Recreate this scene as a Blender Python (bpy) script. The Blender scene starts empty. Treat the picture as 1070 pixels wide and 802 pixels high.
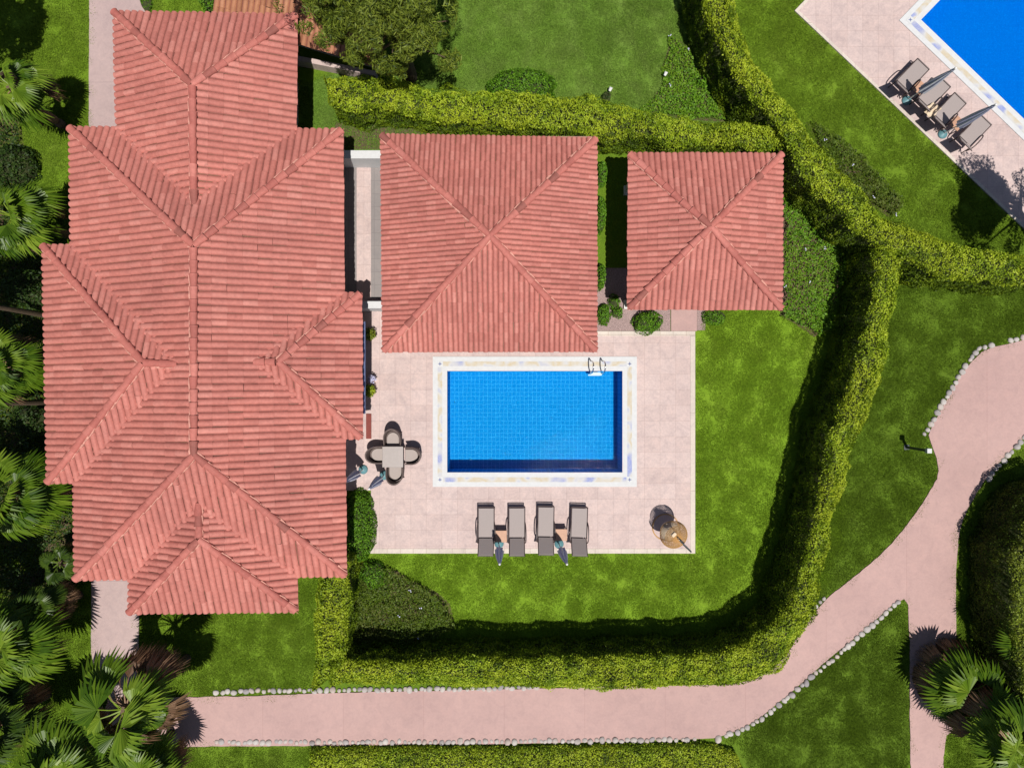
import bpy, bmesh, math, random
import numpy as np
from mathutils import Vector, Matrix
random.seed(7)
rng = np.random.default_rng(11)
PI = math.pi
H, FPX = 23.0, 623.0
sc = bpy.context.scene
COL = sc.collection

# plan position on the height z of a spot surveyed from the air
def U(px, py, z=0.0):
    k = (H - z) / FPX
    return ((px - 535.0) * k, (401.0 - py) * k)
def U3(px, py, z=0.0):
    x, y = U(px, py, z); return Vector((x, y, z))

# ------------------------------------------------------------------ materials
def mat(name):
    m = bpy.data.materials.new(name); m.use_nodes = True
    nt = m.node_tree; nt.nodes.clear()
    out = nt.nodes.new('ShaderNodeOutputMaterial')
    b = nt.nodes.new('ShaderNodeBsdfPrincipled')
    nt.links.new(b.outputs[0], out.inputs[0])
    return m, nt, b, out
def N(nt, t, **kw):
    n = nt.nodes.new(t)
    for k, v in kw.items(): setattr(n, k, v)
    return n
def noise(nt, scale, detail=4, rough=.55, vec=None, dist=0):
    n = N(nt, 'ShaderNodeTexNoise'); n.inputs['Scale'].default_value = scale
    n.inputs['Detail'].default_value = detail; n.inputs['Roughness'].default_value = rough
    n.inputs['Distortion'].default_value = dist
    if vec is not None: nt.links.new(vec, n.inputs['Vector'])
    return n
def ramp(nt, fac, stops):
    r = N(nt, 'ShaderNodeValToRGB'); e = r.color_ramp.elements
    while len(e) < len(stops): e.new(.5)
    for el, (p, c) in zip(e, stops):
        el.position = p; el.color = (*c, 1) if len(c) == 3 else c
    nt.links.new(fac, r.inputs[0]); return r
def mixc(nt, a, b, fac, mode='MIX'):
    m = N(nt, 'ShaderNodeMix', data_type='RGBA', blend_type=mode)
    for sock, v in ((m.inputs['Factor'], fac), (m.inputs['A'], a), (m.inputs['B'], b)):
        if hasattr(v, 'links') or isinstance(v, bpy.types.NodeSocket): nt.links.new(v, sock)
        elif isinstance(v, (int, float)): sock.default_value = v
        else: sock.default_value = (*v, 1)
    return m.outputs['Result']
def pos(nt):
    return N(nt, 'ShaderNodeNewGeometry').outputs['Position']
def bump(nt, b, h, strength=.3, dist=.02):
    bp = N(nt, 'ShaderNodeBump'); bp.inputs['Strength'].default_value = strength
    bp.inputs['Distance'].default_value = dist
    nt.links.new(h, bp.inputs['Height']); nt.links.new(bp.outputs[0], b.inputs['Normal']); return bp

def m_simple(name, col, rough=.6, metal=0, var=.12, scale=8, bmp=.15):
    m, nt, b, o = mat(name)
    n = noise(nt, scale, 5, .6, pos(nt))
    lo = tuple(max(0, c * (1 - var)) for c in col); hi = tuple(min(1, c * (1 + var)) for c in col)
    r = ramp(nt, n.outputs[0], [(.3, lo), (.7, hi)])
    nt.links.new(r.outputs[0], b.inputs['Base Color'])
    b.inputs['Roughness'].default_value = rough; b.inputs['Metallic'].default_value = metal
    if bmp: bump(nt, b, n.outputs[0], bmp, .01)
    return m
def m_leaf(name, dark, mid, light, big=None, bigscale=.6, transl=.3, rough=.55, dry=None):
    m, nt, b, o = mat(name)
    a = N(nt, 'ShaderNodeAttribute', attribute_name='rnd')
    r = ramp(nt, a.outputs['Fac'], [(0, dark), (.5, mid), (1, light)])
    p = pos(nt)
    n = noise(nt, bigscale, 3, .6, p)
    f = ramp(nt, n.outputs[0], [(.4, (0, 0, 0)), (.62, (1, 1, 1))])
    c = mixc(nt, r.outputs[0], big or mid, f.outputs[0])
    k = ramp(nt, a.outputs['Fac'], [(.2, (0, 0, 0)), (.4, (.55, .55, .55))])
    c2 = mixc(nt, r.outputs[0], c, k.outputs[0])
    if dry:
        nd = noise(nt, 2.4, 5, .75, p, .5); fd = ramp(nt, nd.outputs[0], [(.60, (0, 0, 0)), (.70, (.7, .7, .7))])
        c2 = mixc(nt, c2, dry, mixc(nt, (0, 0, 0), k.outputs[0], fd.outputs[0]))
    nt.links.new(c2, b.inputs['Base Color']); b.inputs['Roughness'].default_value = rough
    b.inputs['Specular IOR Level'].default_value = .25
    t = N(nt, 'ShaderNodeBsdfTranslucent'); nt.links.new(c2, t.inputs[0])
    mx = N(nt, 'ShaderNodeMixShader'); mx.inputs[0].default_value = transl
    nt.links.new(b.outputs[0], mx.inputs[1]); nt.links.new(t.outputs[0], mx.inputs[2])
    nt.links.new(mx.outputs[0], o.inputs[0]); return m
def m_grass(name, dark, mid, light, dry, dryamt=.62):
    m, nt, b, o = mat(name)
    p = pos(nt)
    n1 = noise(nt, .45, 5, .6, p); n2 = noise(nt, 3.2, 5, .65, p); n3 = noise(nt, 22, 5, .75, p)
    a = N(nt, 'ShaderNodeAttribute', attribute_name='rnd')
    r1 = ramp(nt, n1.outputs[0], [(.2, dark), (.5, mid), (.85, light)])
    n7 = noise(nt, 9, 6, .8, p); r7 = ramp(nt, n7.outputs[0], [(.36, (.84, .86, .83)), (.64, (1.16, 1.14, 1.14))])
    r2 = ramp(nt, n2.outputs[0], [(.3, (.96, .97, .96)), (.7, (1.04, 1.03, 1.02))])
    r3 = ramp(nt, n3.outputs[0], [(.34, (.5, .53, .5)), (.66, (1.45, 1.42, 1.4))])
    c = mixc(nt, r1.outputs[0], r2.outputs[0], 1.0, 'MULTIPLY')
    c = mixc(nt, c, r3.outputs[0], .8, 'MULTIPLY')
    c = mixc(nt, c, r7.outputs[0], .9, 'MULTIPLY')
    n4 = noise(nt, 1.1, 6, .7, p, .6)
    f = ramp(nt, n4.outputs[0], [(dryamt - .12, (0, 0, 0)), (dryamt + .22, (1, 1, 1))])
    c = mixc(nt, c, dry, mixc(nt, (0, 0, 0), f.outputs[0], .22))
    r5 = ramp(nt, a.outputs['Fac'], [(0, (.75, .8, .7)), (1, (1.3, 1.25, 1.3))])
    c = mixc(nt, c, r5.outputs[0], .9, 'MULTIPLY')
    nt.links.new(c, b.inputs['Base Color']); b.inputs['Roughness'].default_value = .8
    b.inputs['Specular IOR Level'].default_value = .15
    bump(nt, b, n3.outputs[0], .5, .03)
    return m

def m_roof(name, base, dark, light):
    m, nt, b, o = mat(name)
    p = pos(nt)
    a = N(nt, 'ShaderNodeAttribute', attribute_name='rnd')
    r = ramp(nt, a.outputs['Fac'], [(0, (.26, .090, .073)), (.10, dark), (.5, base), (.8, base), (1, light)])  # lowest stop paints the shade lines of tile channels and lips
    n = noise(nt, 9, 6, .7, p); n2 = noise(nt, .5, 4, .6, p); n3 = noise(nt, 60, 3, .6, p)
    r2 = ramp(nt, n.outputs[0], [(.25, (.78, .76, .76)), (.6, (1.08, 1.08, 1.08)), (.8, (1.22, 1.26, 1.3))])
    c = mixc(nt, r.outputs[0], r2.outputs[0], .85, 'MULTIPLY')
    r3 = ramp(nt, n2.outputs[0], [(.3, (.86, .86, .88)), (.7, (1.1, 1.1, 1.1))])
    c = mixc(nt, c, r3.outputs[0], .9, 'MULTIPLY')
    n5 = noise(nt, 5.0, 7, .75, p, 1.0)
    f = ramp(nt, n5.outputs[0], [(.58, (0, 0, 0)), (.72, (1, 1, 1))])
    c = mixc(nt, c, (.20, .095, .078), mixc(nt, (0, 0, 0), f.outputs[0], .45))
    n8 = noise(nt, 3.1, 6, .8, p, .4); f8 = ramp(nt, n8.outputs[0], [(.64, (0, 0, 0)), (.70, (1, 1, 1))])
    c = mixc(nt, c, (.58, .30, .25), mixc(nt, (0, 0, 0), f8.outputs[0], .35))
    nt.links.new(c, b.inputs['Base Color']); b.inputs['Roughness'].default_value = .72
    b.inputs['Specular IOR Level'].default_value = .3
    bump(nt, b, n3.outputs[0], .25, .008)
    return m

def m_paving(name, c1, c2, joint, bw=.5, bh=.5, jw=.012, off=0.0, mott=.5, rot=0.0, stain=(.45, .4, .36)):
    m, nt, b, o = mat(name)
    p = pos(nt)
    mp = N(nt, 'ShaderNodeMapping'); nt.links.new(p, mp.inputs[0]); mp.inputs['Rotation'].default_value = (0, 0, rot); mp.inputs['Location'].default_value = (.3, bh * .37, 0)
    br = N(nt, 'ShaderNodeTexBrick'); nt.links.new(mp.outputs[0], br.inputs['Vector'])
    br.inputs['Scale'].default_value = 1; br.inputs['Brick Width'].default_value = bw
    br.inputs['Row Height'].default_value = bh; br.inputs['Mortar Size'].default_value = jw
    br.inputs['Mortar Smooth'].default_value = .3
    br.offset = off; br.inputs['Color1'].default_value = (*c1, 1); br.inputs['Color2'].default_value = (*c2, 1)
    br.inputs['Mortar'].default_value = (*joint, 1)
    n = noise(nt, 2.6, 8, .68, p, .8); n2 = noise(nt, 14, 6, .7, p); n3 = noise(nt, .35, 3, .5, p)
    r = ramp(nt, n.outputs[0], [(.3, (.84, .84, .86)), (.5, (1, 1, 1)), (.7, (1.12, 1.09, 1.07))])
    c = mixc(nt, br.outputs['Color'], r.outputs[0], mott, 'MULTIPLY')
    r2 = ramp(nt, n2.outputs[0], [(.3, (.88, .87, .88)), (.7, (1.1, 1.1, 1.08))])
    c = mixc(nt, c, r2.outputs[0], mott, 'MULTIPLY')
    r3 = ramp(nt, n3.outputs[0], [(.3, (.92, .91, .92)), (.7, (1.06, 1.06, 1.06))])
    c = mixc(nt, c, r3.outputs[0], .9, 'MULTIPLY')
    n6 = noise(nt, 1.7, 8, .75, p, 1.5)
    f = ramp(nt, n6.outputs[0], [(.62, (0, 0, 0)), (.8, (1, 1, 1))])
    c = mixc(nt, c, stain, mixc(nt, (0, 0, 0), f.outputs[0], .4))
    nt.links.new(c, b.inputs['Base Color']); b.inputs['Roughness'].default_value = .7
    b.inputs['Specular IOR Level'].default_value = .25
    bump(nt, b, n2.outputs[0], .12, .01)
    return m

M = {}
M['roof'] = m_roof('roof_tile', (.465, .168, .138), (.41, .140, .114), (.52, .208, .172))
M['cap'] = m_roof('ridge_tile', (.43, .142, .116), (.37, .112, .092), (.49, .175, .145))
M['oldroof'] = m_roof('old_roof_tile', (.36, .16, .085), (.25, .1, .05), (.45, .22, .13))
M['mortar'] = m_simple('mortar', (.52, .25, .20), .9, var=.3, scale=12)
M['stucco'] = m_simple('white_stucco', (.72, .70, .66), .85, var=.05)
M['soffit'] = m_simple('soffit_boards', (.32, .2, .14), .8)
M['wood'] = m_simple('dark_wood', (.16, .08, .04), .6, var=.3, scale=20)
M['glass'] = m_simple('window_glass', (.04, .05, .06), .08, var=.1, bmp=0)
M['frame'] = m_simple('white_frame', (.75, .75, .75), .4, var=.03)
M['deck'] = m_paving('pink_travertine', (.50, .395, .375), (.54, .435, .415), (.41, .315, .295), .6, .6, .007, .0, .95)
M['corr'] = m_paving('corridor_paving', (.50, .40, .375), (.54, .43, .40), (.43, .35, .32), .45, .9, .010, .0, .7)
M['grey'] = m_paving('shade_and_slab_grey', (.24, .22, .215), (.26, .235, .23), (.2, .18, .18), .5, .5, .01, .0, .5)
M['border'] = m_paving('cream_border', (.54, .48, .42), (.60, .54, .48), (.40, .33, .28), .5, 3.0, .010, .0, .7)
M['path'] = m_paving('pink_concrete', (.425, .283, .265), (.44, .294, .276), (.385, .25, .235), 3.1, 40, .012, 0, .55, stain=(.47, .36, .34))
M['westpath'] = m_paving('pale_concrete', (.40, .305, .297), (.415, .315, .305), (.33, .25, .25), 40, 3.2, .014, 0, .6, stain=(.38, .3, .29))
M['white'] = m_simple('white_tile', (.56, .57, .58), .85, var=.05)
M['stone'] = m_simple('river_stone', (.43, .40, .40), .75, var=.22, scale=5, bmp=.3)
def m_stone():
    m, nt, b, o = mat('river_stone'); oi = N(nt, 'ShaderNodeObjectInfo'); tc = N(nt, 'ShaderNodeTexCoord')
    r = ramp(nt, oi.outputs['Random'], [(0, (.30, .28, .29)), (.3, (.42, .39, .38)), (.7, (.50, .47, .45)), (1, (.44, .37, .34))])
    n = noise(nt, 5, 5, .7, pos(nt)); q = ramp(nt, n.outputs[0], [(.3, (.7, .68, .66)), (.7, (1.12, 1.12, 1.12))])
    nt.links.new(mixc(nt, r.outputs[0], q.outputs[0], .9, 'MULTIPLY'), b.inputs['Base Color']); b.inputs['Roughness'].default_value = .85
    bump(nt, b, n.outputs[0], .3, .01); return m
M['stone'] = m_stone()
M['soil'] = m_simple('soil', (.10, .065, .04), .95, var=.4, scale=14, bmp=.6)
M['gravel'] = m_simple('pink_gravel', (.30, .215, .205), .9, var=.45, scale=35, bmp=.9)
M['leafcore'] = m_simple('hedge_twigs', (.035, .045, .01), .95, var=.5)
M['hedge'] = m_leaf('hedge_leaf', (.025, .055, .003), (.215, .32, .010), (.43, .53, .035), big=(.36, .42, .02), bigscale=.7, transl=.2, dry=(.30, .25, .08))
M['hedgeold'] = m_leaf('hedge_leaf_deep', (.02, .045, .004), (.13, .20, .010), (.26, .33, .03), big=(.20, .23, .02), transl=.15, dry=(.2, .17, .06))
M['bush'] = m_leaf('bush_leaf', (.045, .12, .006), (.09, .22, .010), (.18, .36, .02), transl=.2)
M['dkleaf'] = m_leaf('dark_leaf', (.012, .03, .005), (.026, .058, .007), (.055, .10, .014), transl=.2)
M['cover'] = m_leaf('cover_leaf', (.05, .14, .006), (.11, .25, .010), (.18, .34, .02), big=(.16, .25, .015), transl=.2)
M['cover2'] = m_leaf('cover_leaf_olive', (.035, .065, .006), (.075, .125, .008), (.13, .20, .02), big=(.10, .10, .02), transl=.2)
M['conifer'] = m_leaf('tree_leaf', (.03, .055, .006), (.10, .145, .012), (.22, .28, .03), big=(.17, .21, .025), transl=.2)
M['palm'] = m_leaf('palm_leaf', (.030, .075, .004), (.088, .160, .008), (.22, .31, .03), transl=.2, rough=.4)
M['palmdk'] = m_leaf('palm_leaf_shaded', (.018, .042, .005), (.045, .085, .009), (.11, .17, .02), transl=.2, rough=.4)  # darker copy of the palm leaf, shade put into the colour
M['dead'] = m_leaf('dry_palm_leaf', (.10, .055, .03), (.2, .11, .06), (.34, .22, .14), transl=.15)
M['bark'] = m_simple('bark', (.12, .08, .05), .95, var=.4, scale=25, bmp=.8)
M['petal'] = m_simple('flower', (.55, .55, .75), .7)
M['wicker'] = m_simple('brown_wicker', (.105, .075, .068), .7, var=.3, scale=60, bmp=.6)
M['cushion'] = m_simple('taupe_cushion', (.36, .31, .29), .85, var=.05, scale=30)
M['tabletop'] = m_simple('taupe_top', (.33, .29, .275), .45, var=.04)
M['mesh'] = m_simple('taupe_mesh', (.31, .265, .255), .75, var=.07, scale=50)
M['railing'] = m_simple('dark_rail', (.06, .04, .04), .5)
M['tan'] = m_simple('tan_top', (.46, .26, .17), .6, var=.1)
M['gold'] = m_simple('golden_wicker', (.50, .29, .11), .6, var=.35, scale=45, bmp=.5)
M['beige'] = m_simple('beige_cloth', (.62, .5, .36), .9)
M['teal'] = m_simple('teal_base', (.10, .23, .26), .5)
M['steel'] = m_simple('steel', (.55, .56, .58), .25, 1.0, var=.03, bmp=0)
M['darkmetal'] = m_simple('dark_metal', (.05, .06, .07), .45)
M['awning'] = m_simple('shade_and_motif_blue', (.13, .16, .30), .8)  # blue of the shade under the eave, also used for pool motifs
M['pot'] = m_simple('terracotta', (.42, .22, .08), .8)
M['red'] = m_simple('red_mat', (.20, .05, .04), .9)

def m_stripe(name, a, b_, n):
    m, nt, b, o = mat(name)
    at = N(nt, 'ShaderNodeAttribute', attribute_name='rnd')
    r = ramp(nt, at.outputs['Fac'], [(0, a), (.49, a), (.51, b_), (1, b_)])
    nt.links.new(r.outputs[0], b.inputs['Base Color']); b.inputs['Roughness'].default_value = .8
    return m
M['stripe'] = m_stripe('striped_canvas', (.36, .37, .55), (.66, .67, .74), 8)

def m_pool(name, line, body, body2, tile=.165):
    m, nt, b, o = mat(name)
    p = pos(nt)
    n0 = noise(nt, 5.0, 2, .5, p)
    sub = N(nt, 'ShaderNodeVectorMath', operation='SUBTRACT'); nt.links.new(n0.outputs['Color'], sub.inputs[0]); sub.inputs[1].default_value = (.5, .5, .5)
    scl = N(nt, 'ShaderNodeVectorMath', operation='SCALE'); nt.links.new(sub.outputs[0], scl.inputs[0]); scl.inputs['Scale'].default_value = .09
    add = N(nt, 'ShaderNodeVectorMath', operation='ADD'); nt.links.new(p, add.inputs[0]); nt.links.new(scl.outputs[0], add.inputs[1])
    br = N(nt, 'ShaderNodeTexBrick'); nt.links.new(add.outputs[0], br.inputs['Vector']); br.offset = 0
    br.inputs['Scale'].default_value = 1; br.inputs['Brick Width'].default_value = tile; br.inputs['Row Height'].default_value = tile
    br.inputs['Mortar Size'].default_value = .014; br.inputs['Mortar Smooth'].default_value = .6
    br.inputs['Color1'].default_value = (*body, 1); br.inputs['Color2'].default_value = (*body2, 1); br.inputs['Mortar'].default_value = (*line, 1)
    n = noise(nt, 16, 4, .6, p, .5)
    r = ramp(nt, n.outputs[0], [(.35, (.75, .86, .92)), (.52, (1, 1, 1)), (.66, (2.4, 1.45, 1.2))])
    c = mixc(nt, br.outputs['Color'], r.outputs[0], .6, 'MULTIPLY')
    nt.links.new(c, b.inputs['Base Color']); b.inputs['Roughness'].default_value = .9; b.inputs['Specular IOR Level'].default_value = 0
    return m
M['pool'] = m_pool('blue_pool_mosaic', (.03, .34, .66), (.003, .215, .52), (.006, .235, .55))
M['pool2'] = m_pool('blue_pool_mosaic_deep', (.0, .15, .55), (.0, .135, .53), (.0, .14, .54))
def m_water(name):
    m, nt, b, o = mat(name)
    nt.nodes.remove(b)
    tr = N(nt, 'ShaderNodeBsdfTransparent'); tr.inputs[0].default_value = (.80, .93, .985, 1)
    gl = N(nt, 'ShaderNodeBsdfGlossy'); gl.inputs['Roughness'].default_value = .03
    fr = N(nt, 'ShaderNodeFresnel'); fr.inputs[0].default_value = 1.33
    n = noise(nt, 7, 4, .6, pos(nt), .4)
    bp = N(nt, 'ShaderNodeBump'); bp.inputs['Strength'].default_value = .5; bp.inputs['Distance'].default_value = .02
    nt.links.new(n.outputs[0], bp.inputs['Height'])
    nt.links.new(bp.outputs[0], gl.inputs['Normal']); nt.links.new(bp.outputs[0], fr.inputs['Normal'])
    mx = N(nt, 'ShaderNodeMixShader'); mm = N(nt, 'ShaderNodeMath', operation='MULTIPLY'); mm.inputs[1].default_value = .45; nt.links.new(fr.outputs[0], mm.inputs[0]); nt.links.new(mm.outputs[0], mx.inputs[0])
    nt.links.new(tr.outputs[0], mx.inputs[1]); nt.links.new(gl.outputs[0], mx.inputs[2]); nt.links.new(mx.outputs[0], o.inputs[0])
    return m
M['water'] = m_water('pool_water')
def m_band(name):
    m, nt, b, o = mat(name)
    p = pos(nt)
    n = noise(nt, 1.25, 2, .5, p); n2 = noise(nt, 30, 3, .7, p)
    r = ramp(nt, n.outputs[0], [(.32, (.24, .28, .52)), (.42, (.52, .52, .52)), (.50, (.50, .42, .28)), (.58, (.53, .53, .52)), (.66, (.22, .27, .54))])
    f = ramp(nt, n2.outputs[0], [(.4, (0, 0, 0)), (.6, (1, 1, 1))])
    c = mixc(nt, r.outputs[0], (.56, .55, .53), mixc(nt, (0, 0, 0), f.outputs[0], .35))
    nt.links.new(c, b.inputs['Base Color']); b.inputs['Roughness'].default_value = .85
    return m
M['band'] = m_band('mosaic_band')
G = {}
G['in'] = m_grass('grass_bright', (.135, .238, .012), (.152, .262, .014), (.175, .285, .018), (.23, .26, .045), .62)
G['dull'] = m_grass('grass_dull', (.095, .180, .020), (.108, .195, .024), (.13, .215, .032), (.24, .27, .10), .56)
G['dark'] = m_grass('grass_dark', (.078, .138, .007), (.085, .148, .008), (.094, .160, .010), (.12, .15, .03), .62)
G['mid'] = m_grass('grass_mid', (.108, .188, .010), (.120, .203, .012), (.135, .222, .016), (.19, .22, .04), .60)

# ------------------------------------------------------------------ mesh helpers
def tag(o, label=None, cat=None, group=None, kind=None):
    if label: o['label'] = label
    if cat: o['category'] = cat
    if group: o['group'] = group
    if kind: o['kind'] = kind
    return o
def empty(name, loc, label=None, cat=None, group=None, rz=0):
    o = bpy.data.objects.new(name, None); COL.objects.link(o)
    o.location = loc; o.rotation_euler = (0, 0, rz); o.empty_display_size = .3
    return tag(o, label, cat, group)
def origin(o):
    v = Vector((0, 0, 0))
    while o is not None: v += Vector(o.location); o = o.parent
    return v
def link(me, name, m, parent=None, world=True, loc=None, smooth=False):
    """world: mesh data given in world coordinates, moved to the parent's (unrotated) frame"""
    me.name = name
    if m is not None:
        for mm in (m if isinstance(m, (list, tuple)) else [m]): me.materials.append(mm)
    o = bpy.data.objects.new(name, me); COL.objects.link(o)
    if parent is not None:
        o.parent = parent
        if world: me.transform(Matrix.Translation(-origin(parent)))
    elif loc is not None:
        me.transform(Matrix.Translation(-Vector(loc))); o.location = loc
    if smooth: me.shade_smooth()
    return o
def npmesh(name, V, F, rnd=None):
    """V (n,3), F (m,k) arrays of equal-size faces"""
    V = np.asarray(V, dtype=np.float32); F = np.asarray(F, dtype=np.int32)
    me = bpy.data.meshes.new(name); m, k = F.shape
    me.vertices.add(len(V)); me.vertices.foreach_set('co', V.ravel())
    me.loops.add(m * k); me.loops.foreach_set('vertex_index', F.ravel())
    me.polygons.add(m); me.polygons.foreach_set('loop_start', np.arange(0, m * k, k, dtype=np.int32))
    me.update(calc_edges=True)
    if rnd is not None:
        a = me.attributes.new('rnd', 'FLOAT', 'FACE'); a.data.foreach_set('value', np.asarray(rnd, dtype=np.float32))
    return me
class MB:
    def __init__(s): s.V = []; s.F = []; s.R = []
    def add(s, V, F, r=None):
        n = len(s.V); s.V += [tuple(v) for v in V]; s.F += [tuple(i + n for i in f) for f in F]
        s.R += [random.random() if r is None else r] * len(F); return s
    def box(s, x0, x1, y0, y1, z0, z1, bev=0, mtx=None):
        bm = bmesh.new(); bmesh.ops.create_cube(bm, size=1)
        bmesh.ops.scale(bm, vec=(x1 - x0, y1 - y0, z1 - z0), verts=bm.verts)
        bmesh.ops.translate(bm, vec=((x0 + x1) / 2, (y0 + y1) / 2, (z0 + z1) / 2), verts=bm.verts)
        if bev: bmesh.ops.bevel(bm, geom=bm.edges[:], offset=bev, segments=2, profile=.6, affect='EDGES')
        if mtx: bm.transform(mtx)
        bm.verts.index_update()
        s.add([v.co for v in bm.verts], [[v.index for v in f.verts] for f in bm.faces]); bm.free(); return s
    def tube(s, pts, r, n=8, caps=True):
        pts = [Vector(p) for p in pts]; V = []; F = []
        rr = r if isinstance(r, (list, tuple)) else [r] * len(pts)
        up = Vector((0, 0, 1))
        for i, p in enumerate(pts):
            d = (pts[min(i + 1, len(pts) - 1)] - pts[max(i - 1, 0)]).normalized()
            a = d.cross(up)
            if a.length < .05: a = d.cross(Vector((1, 0, 0)))
            a.normalize(); b = d.cross(a)
            for k in range(n):
                t = 2 * PI * k / n; V.append(p + rr[i] * (math.cos(t) * a + math.sin(t) * b))
        for i in range(len(pts) - 1):
            for k in range(n):
                F.append((i * n + k, i * n + (k + 1) % n, (i + 1) * n + (k + 1) % n, (i + 1) * n + k))
        if caps: F.append(tuple(range(n))[::-1]); F.append(tuple((len(pts) - 1) * n + k for k in range(n)))
        return s.add(V, F)
    def lathe(s, prof, n=24, c=(0, 0, 0), alt=False):
        V = []; F = []
        for r, z in prof:
            for k in range(n):
                t = 2 * PI * k / n; V.append((c[0] + r * math.cos(t), c[1] + r * math.sin(t), c[2] + z))
        b = len(s.V)
        for i in range(len(prof) - 1):
            for k in range(n): F.append((i * n + k, i * n + (k + 1) % n, (i + 1) * n + (k + 1) % n, (i + 1) * n + k))
        s.add(V, F)
        if alt: 
            for q in range(len(F)): s.R[-len(F) + q] = float((q % n) // 2 % 2)
        return s
    def prism(s, pts, z0, z1):
        n = len(pts); V = [(p[0], p[1], z0) for p in pts] + [(p[0], p[1], z1) for p in pts]
        F = [tuple(range(n))[::-1], tuple(range(n, 2 * n))] + [(i, (i + 1) % n, n + (i + 1) % n, n + i) for i in range(n)]
        return s.add(V, F)
    def mesh(s, name='m'):
        me = bpy.data.meshes.new(name); me.from_pydata(s.V, [], s.F); me.update()
        a = me.attributes.new('rnd', 'FLOAT', 'FACE'); a.data.foreach_set('value', s.R)
        return me
    def build(s, name, m, parent=None, world=True, smooth=False, loc=None):
        return link(s.mesh(name), name, m, parent, world, loc, smooth)

def sheet(outer, holes, z, thick=0.0):
    bm = bmesh.new(); edges = []
    for loop in [outer] + holes:
        vs = [bm.verts.new((p[0], p[1], z)) for p in loop]
        edges += [bm.edges.new((vs[i], vs[(i + 1) % len(vs)])) for i in range(len(vs))]
    bmesh.ops.triangle_fill(bm, use_beauty=True, use_dissolve=False, edges=edges, normal=(0, 0, 1))
    for f in bm.faces:
        f.normal_update()
        if f.normal.z < 0: f.normal_flip()
    if thick:
        r = bmesh.ops.extrude_face_region(bm, geom=bm.faces[:])
        vs = [g for g in r['geom'] if isinstance(g, bmesh.types.BMVert)]
        # the extruded copy is the new top; move old faces down
        top = set(vs)
        for v in bm.verts:
            if v not in top: v.co.z -= thick
        bmesh.ops.recalc_face_normals(bm, faces=bm.faces)
    me = bpy.data.meshes.new('sheet'); bm.to_mesh(me); bm.free(); return me
def upoly(pts, z=0): return [U(p[0], p[1], z) for p in pts]

# hashed lattice noise on arrays
def vnoise(P, freq, seed=0):
    q = P * freq + seed * 17.31; i = np.floor(q).astype(np.int64); f = q - i; f = f * f * (3 - 2 * f)
    def h(ix, iy, iz):
        n = (ix * 374761393 + iy * 668265263 + iz * 2147483647 + seed * 974634777) & 0xffffffff
        n = ((n ^ (n >> 13)) * 1274126177) & 0xffffffff
        return ((n ^ (n >> 16)) & 0xffff) / 65535.0
    r = 0
    for dx in (0, 1):
        for dy in (0, 1):
            for dz in (0, 1):
                w = (f[:, 0] if dx else 1 - f[:, 0]) * (f[:, 1] if dy else 1 - f[:, 1]) * (f[:, 2] if dz else 1 - f[:, 2])
                r = r + w * h(i[:, 0] + dx, i[:, 1] + dy, i[:, 2] + dz)
    return r - .5
def leafmesh(name, P, Nn, size, spread=.8, aspect=.55, rnd=None):
    n = len(P)
    d = Nn + rng.normal(size=(n, 3)) * spread; d /= np.linalg.norm(d, axis=1)[:, None] + 1e-9
    t = np.cross(d, rng.normal(size=(n, 3))); t /= np.linalg.norm(t, axis=1)[:, None] + 1e-9
    b = np.cross(d, t); s = (size * rng.uniform(.6, 1.35, n))[:, None]
    V = np.empty((n, 4, 3)); V[:, 0] = P - t * s * .5; V[:, 2] = P + t * s * .5
    V[:, 1] = P + b * s * .5 * aspect + d * s * .12; V[:, 3] = P - b * s * .5 * aspect + d * s * .12
    return npmesh(name, V.reshape(-1, 3), np.arange(n * 4).reshape(n, 4), rng.uniform(0, 1, n) if rnd is None else rnd)

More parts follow.
